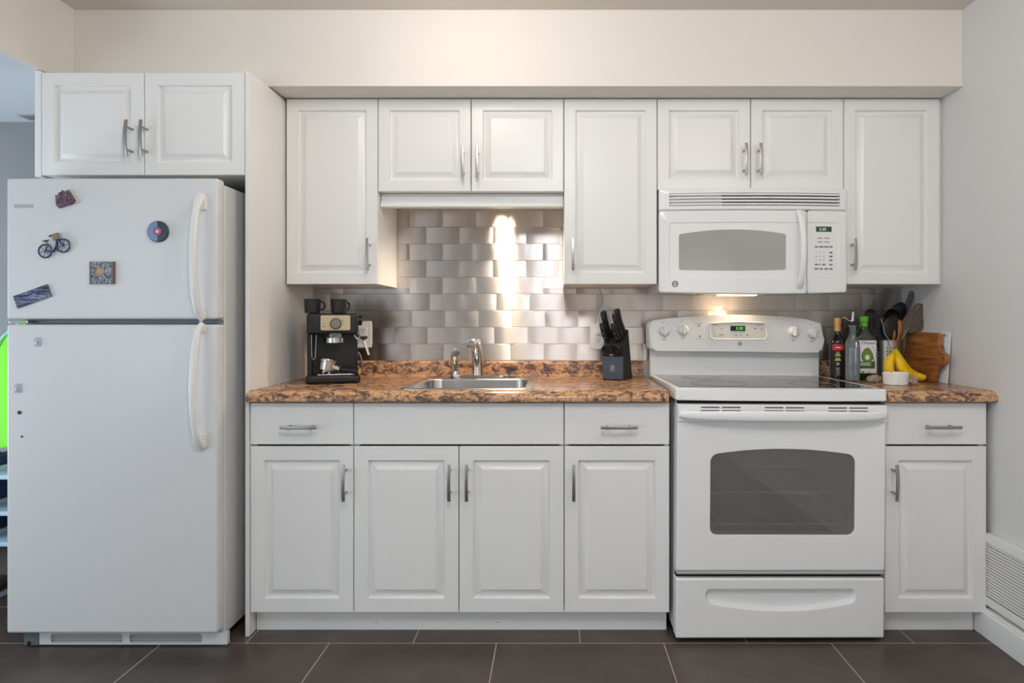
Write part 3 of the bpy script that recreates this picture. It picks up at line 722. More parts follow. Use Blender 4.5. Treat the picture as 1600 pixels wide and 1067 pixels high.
# ------------------------------------------------------------------ over-the-range microwave
my = -.36; MX0, MX1 = X(1030.5, my), X(1325, my); MC = (MX0 + MX1) / 2; MW = (MX1 - MX0) / 2
mz0, mz1, mzv = Z(456.5, my), uzw - .001, Z(328.5, my)
mw = thing('microwave', 'white over-the-range microwave hung under the short wall cabinet', 'microwave', (MC, -.2, mz0))
def myf(x, o=0): u = (x - MC) / MW; return my - .012 + .022 * u * u * abs(u) ** .3 + o
MB().box(MX0 + .003, MX1 - .003, my + .024, -.006, mz0 + .005, mz1, .004).build('body', ENAM, mw)
def sag(x): return -.008 * (1 - ((x - MC) / MW) ** 2)
def curved(x0, x1, z0, z1, r_=.006, sagb=False):
    def S_(pts): return [(p[0], p[1] + (sag(p[0]) * max(0, (z1 - p[1]) / (z1 - z0)) ** 2 if sagb else 0)) for p in pts]
    A_ = S_(rrect(x0, x1, z0, z1, r_, 5, 14)); B_ = S_(rrect(x0 + .004, x1 - .004, z0 + .004, z1 - .004, r_, 5, 14))
    return [on(A_, my + .03), on(A_, lambda x: myf(x, .004)), on(B_, lambda x: myf(x))]
xs = X(1260.5, my)
# vent band
q = MB(); L = curved(MX0, MX1, mzv + .0012, mz1)
va_ = rrect(X(1046, my), X(1313.5, my), Z(322, my), Z(302, my), .003, 5, 14)
q.rings(L + [on(va_, lambda x: myf(x)), on(va_, lambda x: myf(x, .012))], False, None)
q.rings([on(va_, lambda x: myf(x, .012)), fold(va_, lambda x: myf(x, .012))])
vt = q.build('vent_band', ENAM, mw)
q = MB(); xa, xb = X(1128, my), X(1312, my)
q.rings([[(xa + (xb - xa) * i / 12, myf(xa + (xb - xa) * i / 12, .011), z_) for i in range(13)] for z_ in (Z(321.5, my), Z(302.5, my))], close=False); q.build('vent_opening', mat('vent_grey', srgb(70, 70, 68), .7), vt)
for k in range(4):
    zz = Z(304.2 + 5.0 * k, my); q = MB()
    xa, xb = X(1046.5, my), X(1313, my); n = 16
    q.tube([(xa + (xb - xa) * i / n, myf(xa + (xb - xa) * i / n, .004), zz) for i in range(n + 1)], (.0040, .004), 8, up=(0, .4, 1), sq=.6)
    q.build('vent_slat', ENAM, vt)
# door
q = MB(); L = curved(MX0, xs - .001, mz0, mzv - .0012, .012, True)
rc = lambda g: rrect(X(1046, my) + g, xs + .02, Z(434, my) + g, Z(347.5, my) - g, .012, 5, 14, bot=.003)
def clipx(pts): return [(min(p[0], xs - .004), p[1]) for p in pts]
wi = lambda g: rrect(X(1061, my) + g, X(1227.5, my) - g, Z(422, my) + g, Z(366, my) - g, .007, 5, 14, top=.018, bot=.004)
q.rings(L + [on(clipx(rc(0)), lambda x: myf(x)), on(clipx(rc(.003)), lambda x: myf(x, .003)), on(wi(0), lambda x: myf(x, .003)), on(wi(.001), lambda x: myf(x, .0055))])
md = q.build('door', ENAM, mw)
q = MB(); q.rings([on(wi(.001), lambda x: myf(x, .0055)), fold(wi(.001), lambda x: myf(x, .0055))]); q.build('window', WINT, md)
q = MB(); n = 21; path = []; rad = []
xh = X(1247, my)
for k in range(n):
    s = k / (n - 1); e = math.sin(PI * s) ** .6
    path.append((xh + .004 * e, myf(xh) + .002 - .044 * e, Z(449, my) + (Z(331, my) - Z(449, my)) * s)); rad.append((.0135 if s > .9 or s < .1 else .0115, .009))
q.tube(path, rad, 14, up=(1, 0, 0), sq=.75); q.build('handle', ENAM, md)
emblem(md, (X(1055, my), myf(X(1055, my)) - .0015, Z(443.5, my)), .0125)
# control panel
q = MB(); L = curved(xs + .001, MX1, mz0, mzv - .0012, .012, True)
kp = lambda g: [(max(p[0], xs + .004), p[1]) for p in rrect(xs - .02, X(1312.5, my) - g, Z(432, my) + g, Z(347.5, my) - g, .012, 5, 14)]
q.rings(L + [on(kp(0), lambda x: myf(x)), on(kp(.003), lambda x: myf(x, .003))]); q.rings([on(kp(.003), lambda x: myf(x, .003)), fold(kp(.003), lambda x: myf(x, .003))])
mp_ = q.build('control_panel', ENAM, mw)
def kpt(px, py, d=.0004): xx = X(px, my); return (xx, myf(xx, .003) - d, Z(py, my))
c0 = kpt(1287.3, 358.0)
MB().box(-.032, .032, -.0016, .002, -.0105, .0105, .0006, 2, Matrix.Translation(c0) @ Matrix.Rotation(.04, 4, 'Z')).build('display', mat('display_grey', srgb(72, 74, 72), .2), mp_)
MB().text('3:30', .0165, Matrix.Translation((0, -.0035, 0)) @ face(*kpt(1285, 358.6))).build('clock_digits', PALE_LED, mp_)
q = MB()
def key(px, py, w_, h_):
    c = kpt(px, py); MB().box(c[0] - w_ / 776, c[0] + w_ / 776, c[1] - .0006, c[1] + .001, c[2] - h_ / 776, c[2] + h_ / 776).build('key_label', GREYP, mp_)
for px in (1281.5, 1292.5):
    for py in (372, 378): key(px, py, 8, 1.2)
for px, w_ in ((1275.5, 5), (1283.5, 6.5), (1291.3, 6.5), (1299, 5.5)): key(px, 385.5, w_, 2.2)
for py in (394.5, 400.5, 406.5): key(1299, py, 5, 2.4)
for px, w_ in ((1275.5, 5.5), (1281, 2), (1287.5, 5), (1299, 5)): key(px, 413.3, w_, 2.2)
for px, w_ in ((1275.5, 6.5), (1283.3, 5), (1291.3, 6), (1299, 5)): key(px, 420, w_, 2.2)
for i in range(9):
    c = kpt(1275 + 6.2 * (i % 3), 394.5 + 6 * (i // 3)); MB().text(str(i + 1), .0085, Matrix.Translation((0, -.0006, 0)) @ face(*c)).build('key_digit', GREYP, mp_)
# underside with lamp lens
MB().box(X(1100, -.2), X(1200, -.2), -.33, -.05, mz0 - .0015, mz0 + .006, .001).build('grease_filter', LGREY, mw)
MB().box(.779 - .08, .779 + .08, -.205, -.15, mz0 - .008, mz0 - .0005, .002).build('lamp_lens', LENS, mw)
# ------------------------------------------------------------------ sink, faucet, sprayer
t = thing('sink', 'stainless steel drop-in single-bowl sink in the countertop', 'sink', ((SX0 + SX1) / 2, (SY0 + SY1) / 2, ZT - .15))
def sr(a, b_, c, d_, r_): return [(p[0], p[1]) for p in rrect(a, b_, c, d_, r_, 6, 6)]
def lvl(pts, z): return [(p[0], p[1], z) for p in pts]
R0 = sr(SX0, SX1, SY0, SY1, .03); R1 = sr(SX0 + .006, SX1 - .006, SY0 + .006, SY1 - .006, .028)
bw = (SX0 + .03, SX1 - .03, SY0 + .03, -.175)
q = MB()
q.rings([lvl(R0, ZT + .0002), lvl(R0, ZT + .002), lvl(R1, ZT + .0055), lvl(sr(SX0 + .014, SX1 - .014, SY0 + .014, SY1 - .014, .026), ZT + .0035), lvl(sr(*bw, .055), ZT + .003), lvl(sr(bw[0] + .006, bw[1] - .006, bw[2] + .006, bw[3] - .006, .052), ZT - .004), lvl(sr(bw[0] + .014, bw[1] - .014, bw[2] + .014, bw[3] - .014, .05), ZT - .13), lvl(sr(bw[0] + .03, bw[1] - .03, bw[2] + .03, bw[3] - .03, .04), ZT - .148), lvl(sr(bw[0] + .12, bw[1] - .12, bw[2] + .12, bw[3] - .12, .02), ZT - .15)], False, 'fan')
q.build('basin', STEEL, t, 50)
MB().torus(((bw[0] + bw[1]) / 2, (bw[2] + bw[3]) / 2, ZT - .149), .04, .004, None, 30, 8).build('drain', CHROME, t)
zs = ZT + .0032; yfc = -.125
fx = X(746, yfc)
t = thing('faucet', 'chrome single-spout kitchen faucet behind the sink bowl', 'faucet', (fx, yfc, zs))
q = MB(); q.prism(rrect(X(704, yfc), X(791, yfc), yfc - .028, yfc + .028, .027, 8, 6), zs, zs + .012, 'z', .005, 3); q.build('deck_plate', CHROME, t)
q = MB()
pt = [(fx, yfc, zs + .010), (fx, yfc, zs + .05), (fx - .001, yfc - .006, zs + .09), (fx - .004, yfc - .022, zs + .125), (fx - .008, yfc - .05, zs + .150), (fx - .012, yfc - .085, zs + .158)]
q.tube(pt, [(.027, .026), (.025, .025), (.0245, .023), (.022, .021), (.019, .018), (.017, .017)], 20, up=(1, 0, 0)); q.build('body', CHROME, t)
q = MB().cyl((fx - .012, yfc - .080, zs + .158), (fx - .0155, yfc - .125, zs + .150), .0175, 22, .019, b=.003); sp_ = q.build('spout', CHROME, t)
MB().tube([(fx + .004, yfc + .006, zs + .11), (fx + .006, yfc + .024, zs + .142), (fx + .002, yfc + .022, zs + .166)], [(.012, .008), (.010, .006), (.008, .004)], 12, up=(1, 0, 0)).build('lever', CHROME, t)
sx = X(711, yfc)
t = thing('sink_sprayer', 'short chrome side sprayer on the sink deck beside the faucet', 'sprayer', (sx, yfc, zs + .012))
MB().lathe([(.0185, .012), (.0185, .016), (.015, .021), (.0125, .026), (.0125, .03)], (sx, yfc, zs), 22).build('base', CHROME, t)
q = MB(); q.tube([(sx, yfc, zs + .028), (sx - .001, yfc, zs + .055), (sx - .002, yfc - .004, zs + .085), (sx + .001, yfc - .016, zs + .106), (sx + .005, yfc - .032, zs + .112)], [.0135, .0155, .0175, .018, .016], 18); q.build('body', CHROME, t)
MB().cyl((sx + .005, yfc - .030, zs + .112), (sx + .009, yfc - .046, zs + .110), .0185, 18, b=.002).build('nozzle', CHROME, t)
# ------------------------------------------------------------------ espresso machine
ez = ZT + .0005; ey = -.376
ea, eb = X(480.5, ey), X(559, ey); ec = (ea + eb) / 2
def ex(px, y_=ey): return X(px, y_)
def ezz(py, y_=ey): return Z(py, y_)
t = thing('espresso_machine', 'black espresso machine with steel control plate beside the end panel', 'coffee machine', (ec, -.25, ez))
q = MB(); q.box(ea + .004, eb - .004, -.27, -.125, ez, ezz(489.5), .012, 3)                       # column
q.box(ea + .002, eb - .002, ey, -.13, ezz(523), ezz(489.5), .012, 3)                             # head
q.box(ea + .002, ea + .022, ey + .03, -.2, ez + .02, ezz(500), .006); q.build('body', BLACK, t)
q = MB(); q.box(ea - .002, eb + .006, ey - .012, -.2, ez, ez + .034, .010, 3); q.build('drip_base', BLACK, t)
q = MB(); q.box(ex(497), ex(553), ey - .006, ey + .085, ez + .034, ez + .037, .001)
for k in range(9): q.box(ex(499) + k * .0155, ex(499) + k * .0155 + .006, ey - .004, ey + .08, ez + .037, ez + .0385)
q.build('drip_grate', STEEL, t)
q = MB(); q.prism(rrect(ex(502), ex(546), ezz(516), ezz(492.6), .006), ey - .003, ey + .002, 'y', .001); pl = q.build('control_plate', mat('champagne_steel', srgb(200, 184, 150), .4, .25), t)
c = (ex(524.5), ey - .003, ezz(505.5))
q = MB(); q.lathe([(.0215, 0), (.0215, .010), (.0195, .013), (0, .013)], c, 32, Matrix.Rotation(PI / 2, 4, 'X')); kn = q.build('steam_dial', BLACK, t)
MB().cyl((c[0], c[1] - .012, c[2]), (c[0], c[1] - .015, c[2]), .0185, 30, b=.001).build('dial_cap', mat('dial_grey', srgb(128, 124, 116), .4), kn)
q = MB()
for px, py, w_ in ((506, 505.5, 3.5), (507, 510.5, 6), (535, 501, 5), (519, 496.5, 1.4), (528, 496, 2)): q.box(ex(px) - w_ / 780, ex(px) + w_ / 780, ey - .0036, ey - .002, ezz(py) - .0011, ezz(py) + .0011)
q.build('plate_print', GREYP, pl)
q = MB(); o_ = rrect(ex(515.5), ex(532.5), ezz(527), ezz(521.3), .0068, 8, 3); i_ = rrect(ex(515.5) + .0016, ex(532.5) - .0016, ezz(527) + .0016, ezz(521.3) - .0016, .0054, 8, 3)
q.rings([on(o_, ey + .002), on(o_, ey - .004), on(i_, ey - .004), on(i_, ey + .0)]); q.text("De'Longhi", .0085, face(ex(524), ey - .0025, ezz(524.1)))
q.box(ex(516), ex(532), ey - .0015, ey + .02, ezz(526.5), ezz(521.8)) if False else None
lg = q.build('logo_badge', mat('logo_silver', srgb(205, 205, 205), .35), t)
MB().prism(o_, ey - .001, ey + .03, 'y').build('badge_back', BLACKM, t)
MB().cyl((ex(521), ey + .052, ezz(524)), (ex(521), ey + .052, ezz(535.8)), .0375, 36).build('brew_head', STEEL, t)
MB().cyl((ex(521), ey + .052, ezz(518)), (ex(521), ey + .052, ezz(528)), .045, 32).build('head_housing', BLACKM, t)
q = MB(); lp = [(488.5, 521), (488.7, 548), (489.3, 559), (491.5, 562), (493.8, 559), (494.6, 548), (495.5, 521)]
q.tube([(ex(a), ey + .012, ezz(b_)) for a, b_ in lp], .0013, 8); q.build('water_gauge', LGREY, t)
q = MB().cyl((eb - .018, ey + .05, ezz(522)), (eb + .004, ey + .03, ezz(527)), .006, 12)
q.tube([(eb - .02, ey + .02, ezz(519)), (eb - .017, ey + .012, ezz(525)), (eb - .008, ey + .01, ezz(530)), (ex(566), ey + .008, ezz(529.5))], .003, 10)
st = q.build('steam_pipe', STEEL, t)
q = MB().box(ex(560.5), ex(572.5), ey + .002, ey + .016, ezz(529.5), ezz(525.5), .003); q.cyl((ex(566), ey + .008, ezz(526)), (ex(566.5), ey + .008, ezz(532)), .008, 14); q.build('wand_grip', BLACK, t)
q = MB().cyl((ex(566.3), ey + .008, ezz(530)), (ex(574.3), ey + .004, ezz(556.5)), .0062, 16, .0058, b=.001); wd = q.build('steam_wand', mat('warm_steel', (.72, .66, .56), .2, 1), t)
MB().cyl((ex(573.9), ey + .004, ezz(555.5)), (ex(574.5), ey + .0037, ezz(557.5)), .0061, 14).build('wand_tip', BLACK, wd)
q = MB(); q.tube([(eb - .004, ey + .05, ezz(551)), (eb + .006, ey + .048, ezz(556)), (eb + .013, ey + .046, ezz(566)), (eb + .014, ey + .044, ezz(579)), (eb + .004, ey + .06, ezz(590))], .0028, 8); q.build('power_cord', GREYP, t)
MB().cyl((eb - .006, -.17, ezz(500)), (eb + .016, -.17, ezz(501)), .022, 20, b=.004).build('tank_handle', BLACK, t)
# portafilter on the drip tray
pz = ez + .0395
bc = Vector((ex(509.5), ey + .035, pz))
Mt = Matrix.Translation(bc) @ Matrix.Rotation(math.radians(9), 4, 'Y')
t = thing('portafilter', 'steel portafilter with black handle resting on the espresso machine tray', 'portafilter', bc)
q = MB(); q.lathe([(.012, .006), (.028, .009), (.031, .013), (.032, .046), (.034, .048), (.034, .053), (.031, .054), (.029, .050), (.028, .018), (0, .016)], (0, 0, .002), 34, Mt); q.build('basket', STEEL, t)
q = MB()
for s in (-1, 1): q.tube([Mt @ Vector(p) for p in ((0, 0, .010), (s * .010, 0, .006), (s * .013, 0, .000))], .005, 10)
q.build('spout', CHROME, t)
h0 = Mt @ Vector((.028, -.012, .026)); h1 = Mt @ Vector((.052, -.022, .026)); h2 = Mt @ Vector((.125, -.05, .028))
MB().cyl(h0, h1, .0085, 16, .012).build('collar', CHROME, t)
q = MB().tube([h1, h1.lerp(h2, .3), h1.lerp(h2, .7), h2], [(.011, .011), (.0125, .0125), (.0135, .0135), (.0135, .0135)], 16); q.build('handle', BLACK, t)
hd = (h2 - h1).normalized(); MB().cyl(h2 - hd * .001, h2 + hd * .004, .0125, 20, b=.001).build('end_cap', CORK, t)
# mugs
ztop = ezz(489.5) + .0006
def mug(x_, y_, label, ha):
    t = thing('mug', label, 'mug', (x_, y_, ztop), 'black mugs on the espresso machine')
    MB().lathe([(.026, 0), (.028, .001), (.0295, .006), (.0322, .052), (.0325, .057), (.0310, .0575), (.0302, .055), (.0275, .006), (0, .005)], (x_, y_, ztop), 36).build('cup', CERB, t)
    q = MB(); n = 12
    q.tube([Vector((x_, y_, ztop)) + Matrix.Rotation(ha, 3, 'Z') @ Vector((.028 + .020 * math.sin(PI * k / n) ** .8, 0, .031 + .017 * math.cos(PI * k / n))) for k in range(n + 1)], (.0045, .0035), 10); q.build('handle', CERB, t)
mug(X(495.5, -.33), -.33, 'small black mug on the espresso machine, nearer the end panel', -.1)
mug(X(534.5, -.33), -.33, 'small black mug on the espresso machine, nearer the outlet', .55)
MACH = [o for o in bpy.data.objects if o.parent is None and o.name.split('.')[0] in ('espresso_machine', 'portafilter', 'mug')]
piv = Vector((ec, ey, 0)); RZ = Matrix.Rotation(math.radians(17), 4, 'Z')       # the machine and what stands on it face the room
for o in MACH: o.location = piv + RZ @ (o.location - piv); o.rotation_euler.z = math.radians(17)
# ------------------------------------------------------------------ outlets and cord
def outlet(label, cx, cz):
    t = thing('outlet', label, 'outlet', (cx, -.004, cz - .06), 'wall outlets on the backsplash')
    q = MB(); q.prism(rrect(cx - .0365, cx + .0365, cz - .06, cz + .06, .006), -.0115, -.004, 'y', .003, 3); q.build('cover_plate', WHITE, t)
    q = MB(); q.prism(rrect(cx - .0165, cx + .0165, cz - .0335, cz + .0335, .003), -.0135, -.0105, 'y', .001); rc_ = q.build('receptacle', PAPER, t)
    q = MB()
    for s in (-1, 1):
        zz = cz + s * .0195
        q.box(cx - .0075, cx - .0055, -.0142, -.0125, zz - .001, zz + .007); q.box(cx + .0055, cx + .0075, -.0142, -.0125, zz, zz + .007); q.cyl((cx, -.0142, zz - .007), (cx, -.0125, zz - .007), .0024, 12)
    q.build('socket_slot', DARK, rc_); return t
outlet('white wall outlet beside the espresso machine', X(568, -.008), Z(522.5, -.008))
oc = X(934.5, -.008), Z(524.8, -.008)
outlet('white wall outlet behind the knife block', *oc)
t = thing('power_cord', 'thin white power cord hanging from the wall cabinet to the outlet', 'cord', (X(935, -.03), -.03, Z(515, -.03)))
cp_ = [(939, 447, -.06), (940.5, 452, -.05), (943, 461, -.045), (942.5, 472, -.04), (938.5, 484, -.036), (935, 494, -.034), (934, 505, -.032), (934, 512, -.03)]
MB().tube(smooth([(X(a, c_), c_, Z(b_, c_)) for a, b_, c_ in cp_]), .0026, 8).build('cable', WHITE, t)
MB().box(oc[0] - .011, oc[0] + .011, -.040, -.0145, oc[1] + .008, oc[1] + .032, .003).build('plug', WHITE, t)
# ------------------------------------------------------------------ knife block
kz = ZT + .0008; kx, ky = X(957, -.242), -.238
KM = Matrix.Translation((kx, ky, kz)) @ Matrix.Rotation(math.radians(-22), 4, 'Z')
W = .045
t = thing('knife_block', 'black slanted knife block with grey front panel beside the range', 'knife block', (kx, ky, kz))
q = MB(); q.prism([(.030, .002), (.004, .140), (.018, .158), (.086, .212), (.150, .002)], -W, W, 'x', .002, 2, KM)
q.box(-W + .003, W - .003, .004, .14, -.0004, .004, 0, 2, KM); q.build('block', BLACKM, t)
q = MB(); q.box(-W, W, 0, .012, .004, .1, .0015, 2, KM); fp = q.build('front_panel', BLUEPLATE, t)
MB().prism([(.012, .004), (.0118, .1), (.022, .1), (.034, .004)], -W, W, 'x', 0, 2, KM).build('front_box', BLACKM, t)
q = MB().box(-.0085, .0085, -.0012, .001, .040, .062, .0005, 2, KM); lgp = q.build('logo', mat('logo_dark', srgb(40, 42, 46), .3), fp)
q = MB().box(-.0095, .0095, -.0006, .001, .0385, .040, 0, 2, KM).box(-.0095, .0095, -.0006, .001, .062, .0635, 0, 2, KM).box(-.0095, -.0082, -.0006, .001, .0385, .0635, 0, 2, KM).box(.0082, .0095, -.0006, .001, .0385, .0635, 0, 2, KM)
q.tube([KM @ Vector(p) for p in ((-.003, -.0014, .043), (-.003, -.0014, .056), (.001, -.0014, .059), (.005, -.0014, .056), (.003, -.0014, .050))], .0016, 6); q.tube([KM @ Vector(p) for p in ((.003, -.0014, .049), (.004, -.0014, .043))], .0014, 6)
q.build('logo_mark', LGREY, lgp)
sd = Vector((0, .068, .054)).normalized(); up_ = Vector((0, -.30, .954)).normalized()
def knife(lx, s, L, label, thick=.0118, wide=.0155, lean=0):
    base = Vector((lx, .018, .158)) + sd * s
    u = (up_ + Vector((lean, 0, 0))).normalized()
    w_ = KM @ base
    t = thing('kitchen_knife', label, 'knife', w_, 'knives in the block')
    q = MB(); n = 9; path = []; rad = []
    for k in range(n):
        f_ = k / (n - 1); p = base + u * (.004 + (L - .004) * f_) + sd * (-.010 * math.sin(PI * f_ * .9) - .004 * f_)
        path.append(KM @ p); rad.append((thick * (.9 if k in (0, n - 1) else 1), wide * (1.0 - .18 * math.sin(PI * f_) + (.12 if f_ > .8 else 0)) * (.75 if k == n - 1 else 1)))
    q.tube(path, rad, 14, up=KM.to_3x3() @ Vector((1, 0, 0)), sq=.7); q.build('handle', BLACK, t)
    q = MB(); q.box(-.0015, .0015, -.011, .011, -.03, .006, .0003, 1, KM @ Matrix.Translation(base) @ Matrix.Rotation(math.radians(17), 4, 'X')); q.build('blade', STEEL, t)
    q = MB()
    for f_ in (.2, .5, .8):
        p = base + u * (.004 + (L - .004) * f_) + sd * (-.010 * math.sin(PI * f_ * .9) - .004 * f_); a = KM.to_3x3() @ Vector((1, 0, 0))
        q.cyl(KM @ p - a * (thick + .0006), KM @ p + a * (thick + .0006), .0023, 10)
        b2 = KM.to_3x3() @ Vector((0, -1, -.2)).normalized(); q.cyl(KM @ p, KM @ p + b2 * (wide * 1.02), .0022, 10)
    q.build('rivet', CHROME, t)
    q = MB(); q.tube([p_ + (KM.to_3x3() @ Vector((.0, -.0, 0))) + (KM.to_3x3() @ sd) * (r_[1] + .0003) for p_, r_ in zip(path[:-1], rad[:-1])], (.0012, .0008), 6); q.build('spine', STEEL, t)
knife(-.030, .012, .086, 'black riveted knife in the block, front slot nearest the outlet', lean=-.17)
knife(-.024, .040, .120, 'long black riveted knife in the block, behind the front one by the outlet', lean=-.17)
knife(.020, .010, .086, 'shortest black riveted knife of the range-side row in the block', lean=-.17)
knife(.025, .037, .110, 'middle black riveted knife of the range-side row in the block', lean=-.17)
knife(.030, .063, .116, 'rearmost black riveted knife of the range-side row in the block', lean=-.17)
t = thing('kitchen_scissors', 'black-handled kitchen scissors hanging in front of the knife block', 'scissors', KM @ Vector((0, -.004, .105)))
q = MB()
for s in (-1, 1):
    q.tube([KM @ Vector((s * .0215 - .004 + .018 * math.cos(a + .5 * s * math.sin(a)), -.004 - .004 * math.sin(a), .129 + .021 * math.sin(a))) for a in [2 * PI * k / 22 for k in range(22)]], .0052, 8, close=True)
q.build('handle', BLACK, t)
q = MB().cyl(KM @ Vector((-.014, -.002, .111)), KM @ Vector((.004, .004, .104)), .004, 8).cyl(KM @ Vector((.006, -.002, .111)), KM @ Vector((-.012, .004, .104)), .004, 8); q.build('shank', mat('brass_tint', (.7, .55, .4), .3, 1), t)
# ------------------------------------------------------------------ bottles by the range
rz = ZT + .0006
by = -.185; bx = X(1308.5, by)
t = thing('vinegar_bottle', 'slim dark glass bottle with gold cap and red label beside the range', 'bottle', (bx, by, rz))
MB().lathe([(.030, 0), (.033, .003), (.0335, .010), (.0335, .150), (.031, .165), (.022, .180), (.0135, .192), (.0125, .205), (.0125, .222), (.0, .222)], (bx, by, rz), 36).build('glass_body', DARKG, t)
MB().lathe([(.0142, .206), (.0142, .236), (.0155, .237), (.0155, .262), (.0142, .264), (0, .264)], (bx, by, rz), 28).build('cap', mat('gold_foil', srgb(206, 160, 90), .35, .4), t)
def label_arc(name, r_, a0, a1, z0_, z1_, mt, par, th=.0007, c=None):
    c = c or (bx, by); q = MB(); n = 12
    def ring(rr, zz): return [(c[0] + rr * math.sin(a0 + (a1 - a0) * k / n), c[1] - rr * math.cos(a0 + (a1 - a0) * k / n), zz) for k in range(n + 1)]
    q.rings([ring(r_, rz + z0_), ring(r_ + th, rz + z0_), ring(r_ + th, rz + z1_), ring(r_, rz + z1_)], close=False); return q.build(name, mt, par)
lb = label_arc('label', .0336, -1.1, 1.1, .018, .150, LABELB, t)
label_arc('label_red', .0346, -.62, .75, .126, .150, REDL, lb)
MB().box(bx - .008, bx + .014, by - .0358, by - .034, rz + .1365, rz + .1395).build('label_text', PAPER, lb)
q = MB()
for zz, w_ in ((.112, .014), (.107, .018), (.102, .02), (.092, .016), (.087, .019), (.083, .021)): q.box(bx + .001 - w_ * .55, bx + .001 + w_ * .55, by - .0354, by - .034, rz + zz - .0015, rz + zz + .0015)
q.build('label_lines', GOLD, lb)
q = MB()
for zz, w_ in ((.118, .012), (.050, .014), (.044, .016), (.038, .012), (.030, .014), (.022, .010)): q.box(bx + .001 - w_ * .5, bx + .001 + w_ * .5, by - .0354, by - .034, rz + zz - .001, rz + zz + .001)
q.torus((bx + .001, by - .0352, rz + .068), .0045, .0016, RX, 20, 6); q.build('label_print', LGREY, lb)
t.rotation_euler.z = -.38                                            # label turned to the room
# cruet
cy = -.285; cx_ = X(1332, cy)
t = thing('oil_cruet', 'square clear glass cruet with steel pour spout between two dark bottles', 'cruet', (cx_, cy, rz))
q = MB(); a = .0235
def sq(h, z_, r_): return lvl([(cx_ + p[0], cy + p[1]) for p in rrect(-h, h, -h, h, r_, 5, 3)], rz + z_)
q.rings([sq(a - .003, 0, .008), sq(a, .004, .008), sq(a, .160, .008), sq(a - .003, .168, .010), sq(.0185, .182, .018), sq(.0135, .196, .0132), sq(.0125, .224, .0122), sq(.0145, .226, .0142), sq(.0145, .236, .0142), sq(.011, .236, .0108)], True); q.build('glass_body', CLEAR, t)
q = MB(); a -= .004; q.rings([sq(a, .006, .007), sq(a, .140, .007)], True, 'fan'); q.build('liquid', glassy('pale_liquid', (.80, .85, .87), srgb(176, 192, 202), .3, .05), t)
q = MB(); rr = random.Random(5)
for k in range(26):
    q.ball((cx_ + rr.uniform(-.018, .018), cy - .0235, rz + rr.uniform(.012, .07)), (.0035, .0018, .005), Matrix.Rotation(rr.random() * 3, 4, 'Y'), 8, 6)
q.build('embossing', CLEAR, t)
MB().lathe([(.0165, .232), (.0165, .240), (.013, .243), (.013, .248), (0, .249)], (cx_, cy, rz), 24).build('collar', BLACK, t)
q = MB().cyl((cx_, cy, rz + .246), (cx_ + .001, cy - .006, rz + .288), .0065, 16, .0042); q.tube([(cx_ - .002, cy, rz + .246), (cx_ - .018, cy + .006, rz + .256), (cx_ - .030, cy + .01, rz + .266), (cx_ - .036, cy + .012, rz + .262)], .0022, 8); q.build('pour_spout', STEEL, t)
# green oil bottle
gy2 = -.205; gx = X(1350, gy2)
t = thing('green_oil_bottle', 'rectangular green oil bottle with bright green cap and avocado label', 'bottle', (gx, gy2, rz))
q = MB(); hx, hy = .043, .030
def rq(k, z_, r_, kk=None): return lvl([(gx + p[0], gy2 + p[1]) for p in rrect(-hx * k, hx * k, -hy * (kk or k), hy * (kk or k), r_, 6, 3)], rz + z_)
q.rings([rq(.92, 0, .012), rq(1, .005, .013), rq(1, .165, .013), rq(.97, .178, .014), rq(.80, .196, .018), rq(.52, .212, .015), rq(.34, .224, .0098, .46), rq(.31, .252, .0092, .44)], True, 'fan'); q.build('glass_body', GREENG, t)
q = MB(); q.lathe([(.0155, .226), (.0155, .243), (.0150, .2445), (.0172, .246), (.0172, .268), (.016, .270), (0, .270)], (gx, gy2, rz), 28); cp2 = q.build('cap', GCAP, t)
MB().torus((gx, gy2, rz + .245), .0154, .0012, None, 28, 6).build('cap_ring', DARK, cp2)
yl = gy2 - hy
q = MB().box(gx - .039, gx + .040, yl - .0012, yl - .0002, rz + .030, rz + .168); lb = q.build('label', PAPER, t)
q = MB().text('Chosen', .0185, face(gx + .008, yl - .0018, rz + .158)); q.box(gx - .020, gx - .008, yl - .002, yl - .001, rz + .0325, rz + .037); q.box(gx + .005, gx + .018, yl - .002, yl - .001, rz + .033, rz + .035)
q.build('label_text', LABELB, lb)
def blob(cx2, cz2, rx_, rz_, y0_, mt, name, egg=.0):
    P_ = [(cx2 + rx_ * math.cos(u) * (1 - egg * math.sin(u)), cz2 + rz_ * math.sin(u)) for u in [2 * PI * k / 32 for k in range(32)]]
    return MB().prism(P_, y0_, yl - .001).build(name, mt, lb)
blob(gx + .004, rz + .106, .0225, .0305, yl - .0016, LABELB, 'avocado_outline', .22)
blob(gx + .004, rz + .106, .0200, .0280, yl - .0020, GLAB, 'avocado', .22)
blob(gx + .004, rz + .097, .0095, .0110, yl - .0024, PAPER, 'avocado_stone')
q = MB()
for an, r0, r1 in ((.2, .030, .037), (.6, .032, .038), (1.0, .034, .040), (-.2, .030, .036), (1.5, .034, .038)):
    c = (gx + .006, rz + .108); q.tube([(c[0] + r0 * math.cos(an), yl - .0016, c[1] + r0 * math.sin(an)), (c[0] + r1 * math.cos(an), yl - .0016, c[1] + r1 * math.sin(an))], .0011, 6)
q.tube([(gx + .024, yl - .0016, rz + .100), (gx + .030, yl - .0016, rz + .088), (gx + .029, yl - .0016, rz + .080)], .0014, 6)
q.build('drawing_lines', LABELB, lb)
q = MB().box(gx - .034, gx + .034, yl - .0018, yl - .001, rz + .050, rz + .080); q.build('green_band', GLAB2, lb)
q = MB()
for zz, w_ in ((.074, .05), (.069, .044), (.064, .05)): q.box(gx - .03, gx - .03 + w_, yl - .0022, yl - .001, rz + zz - .0014, rz + zz + .0010)
q.build('band_text', PAPER, lb)
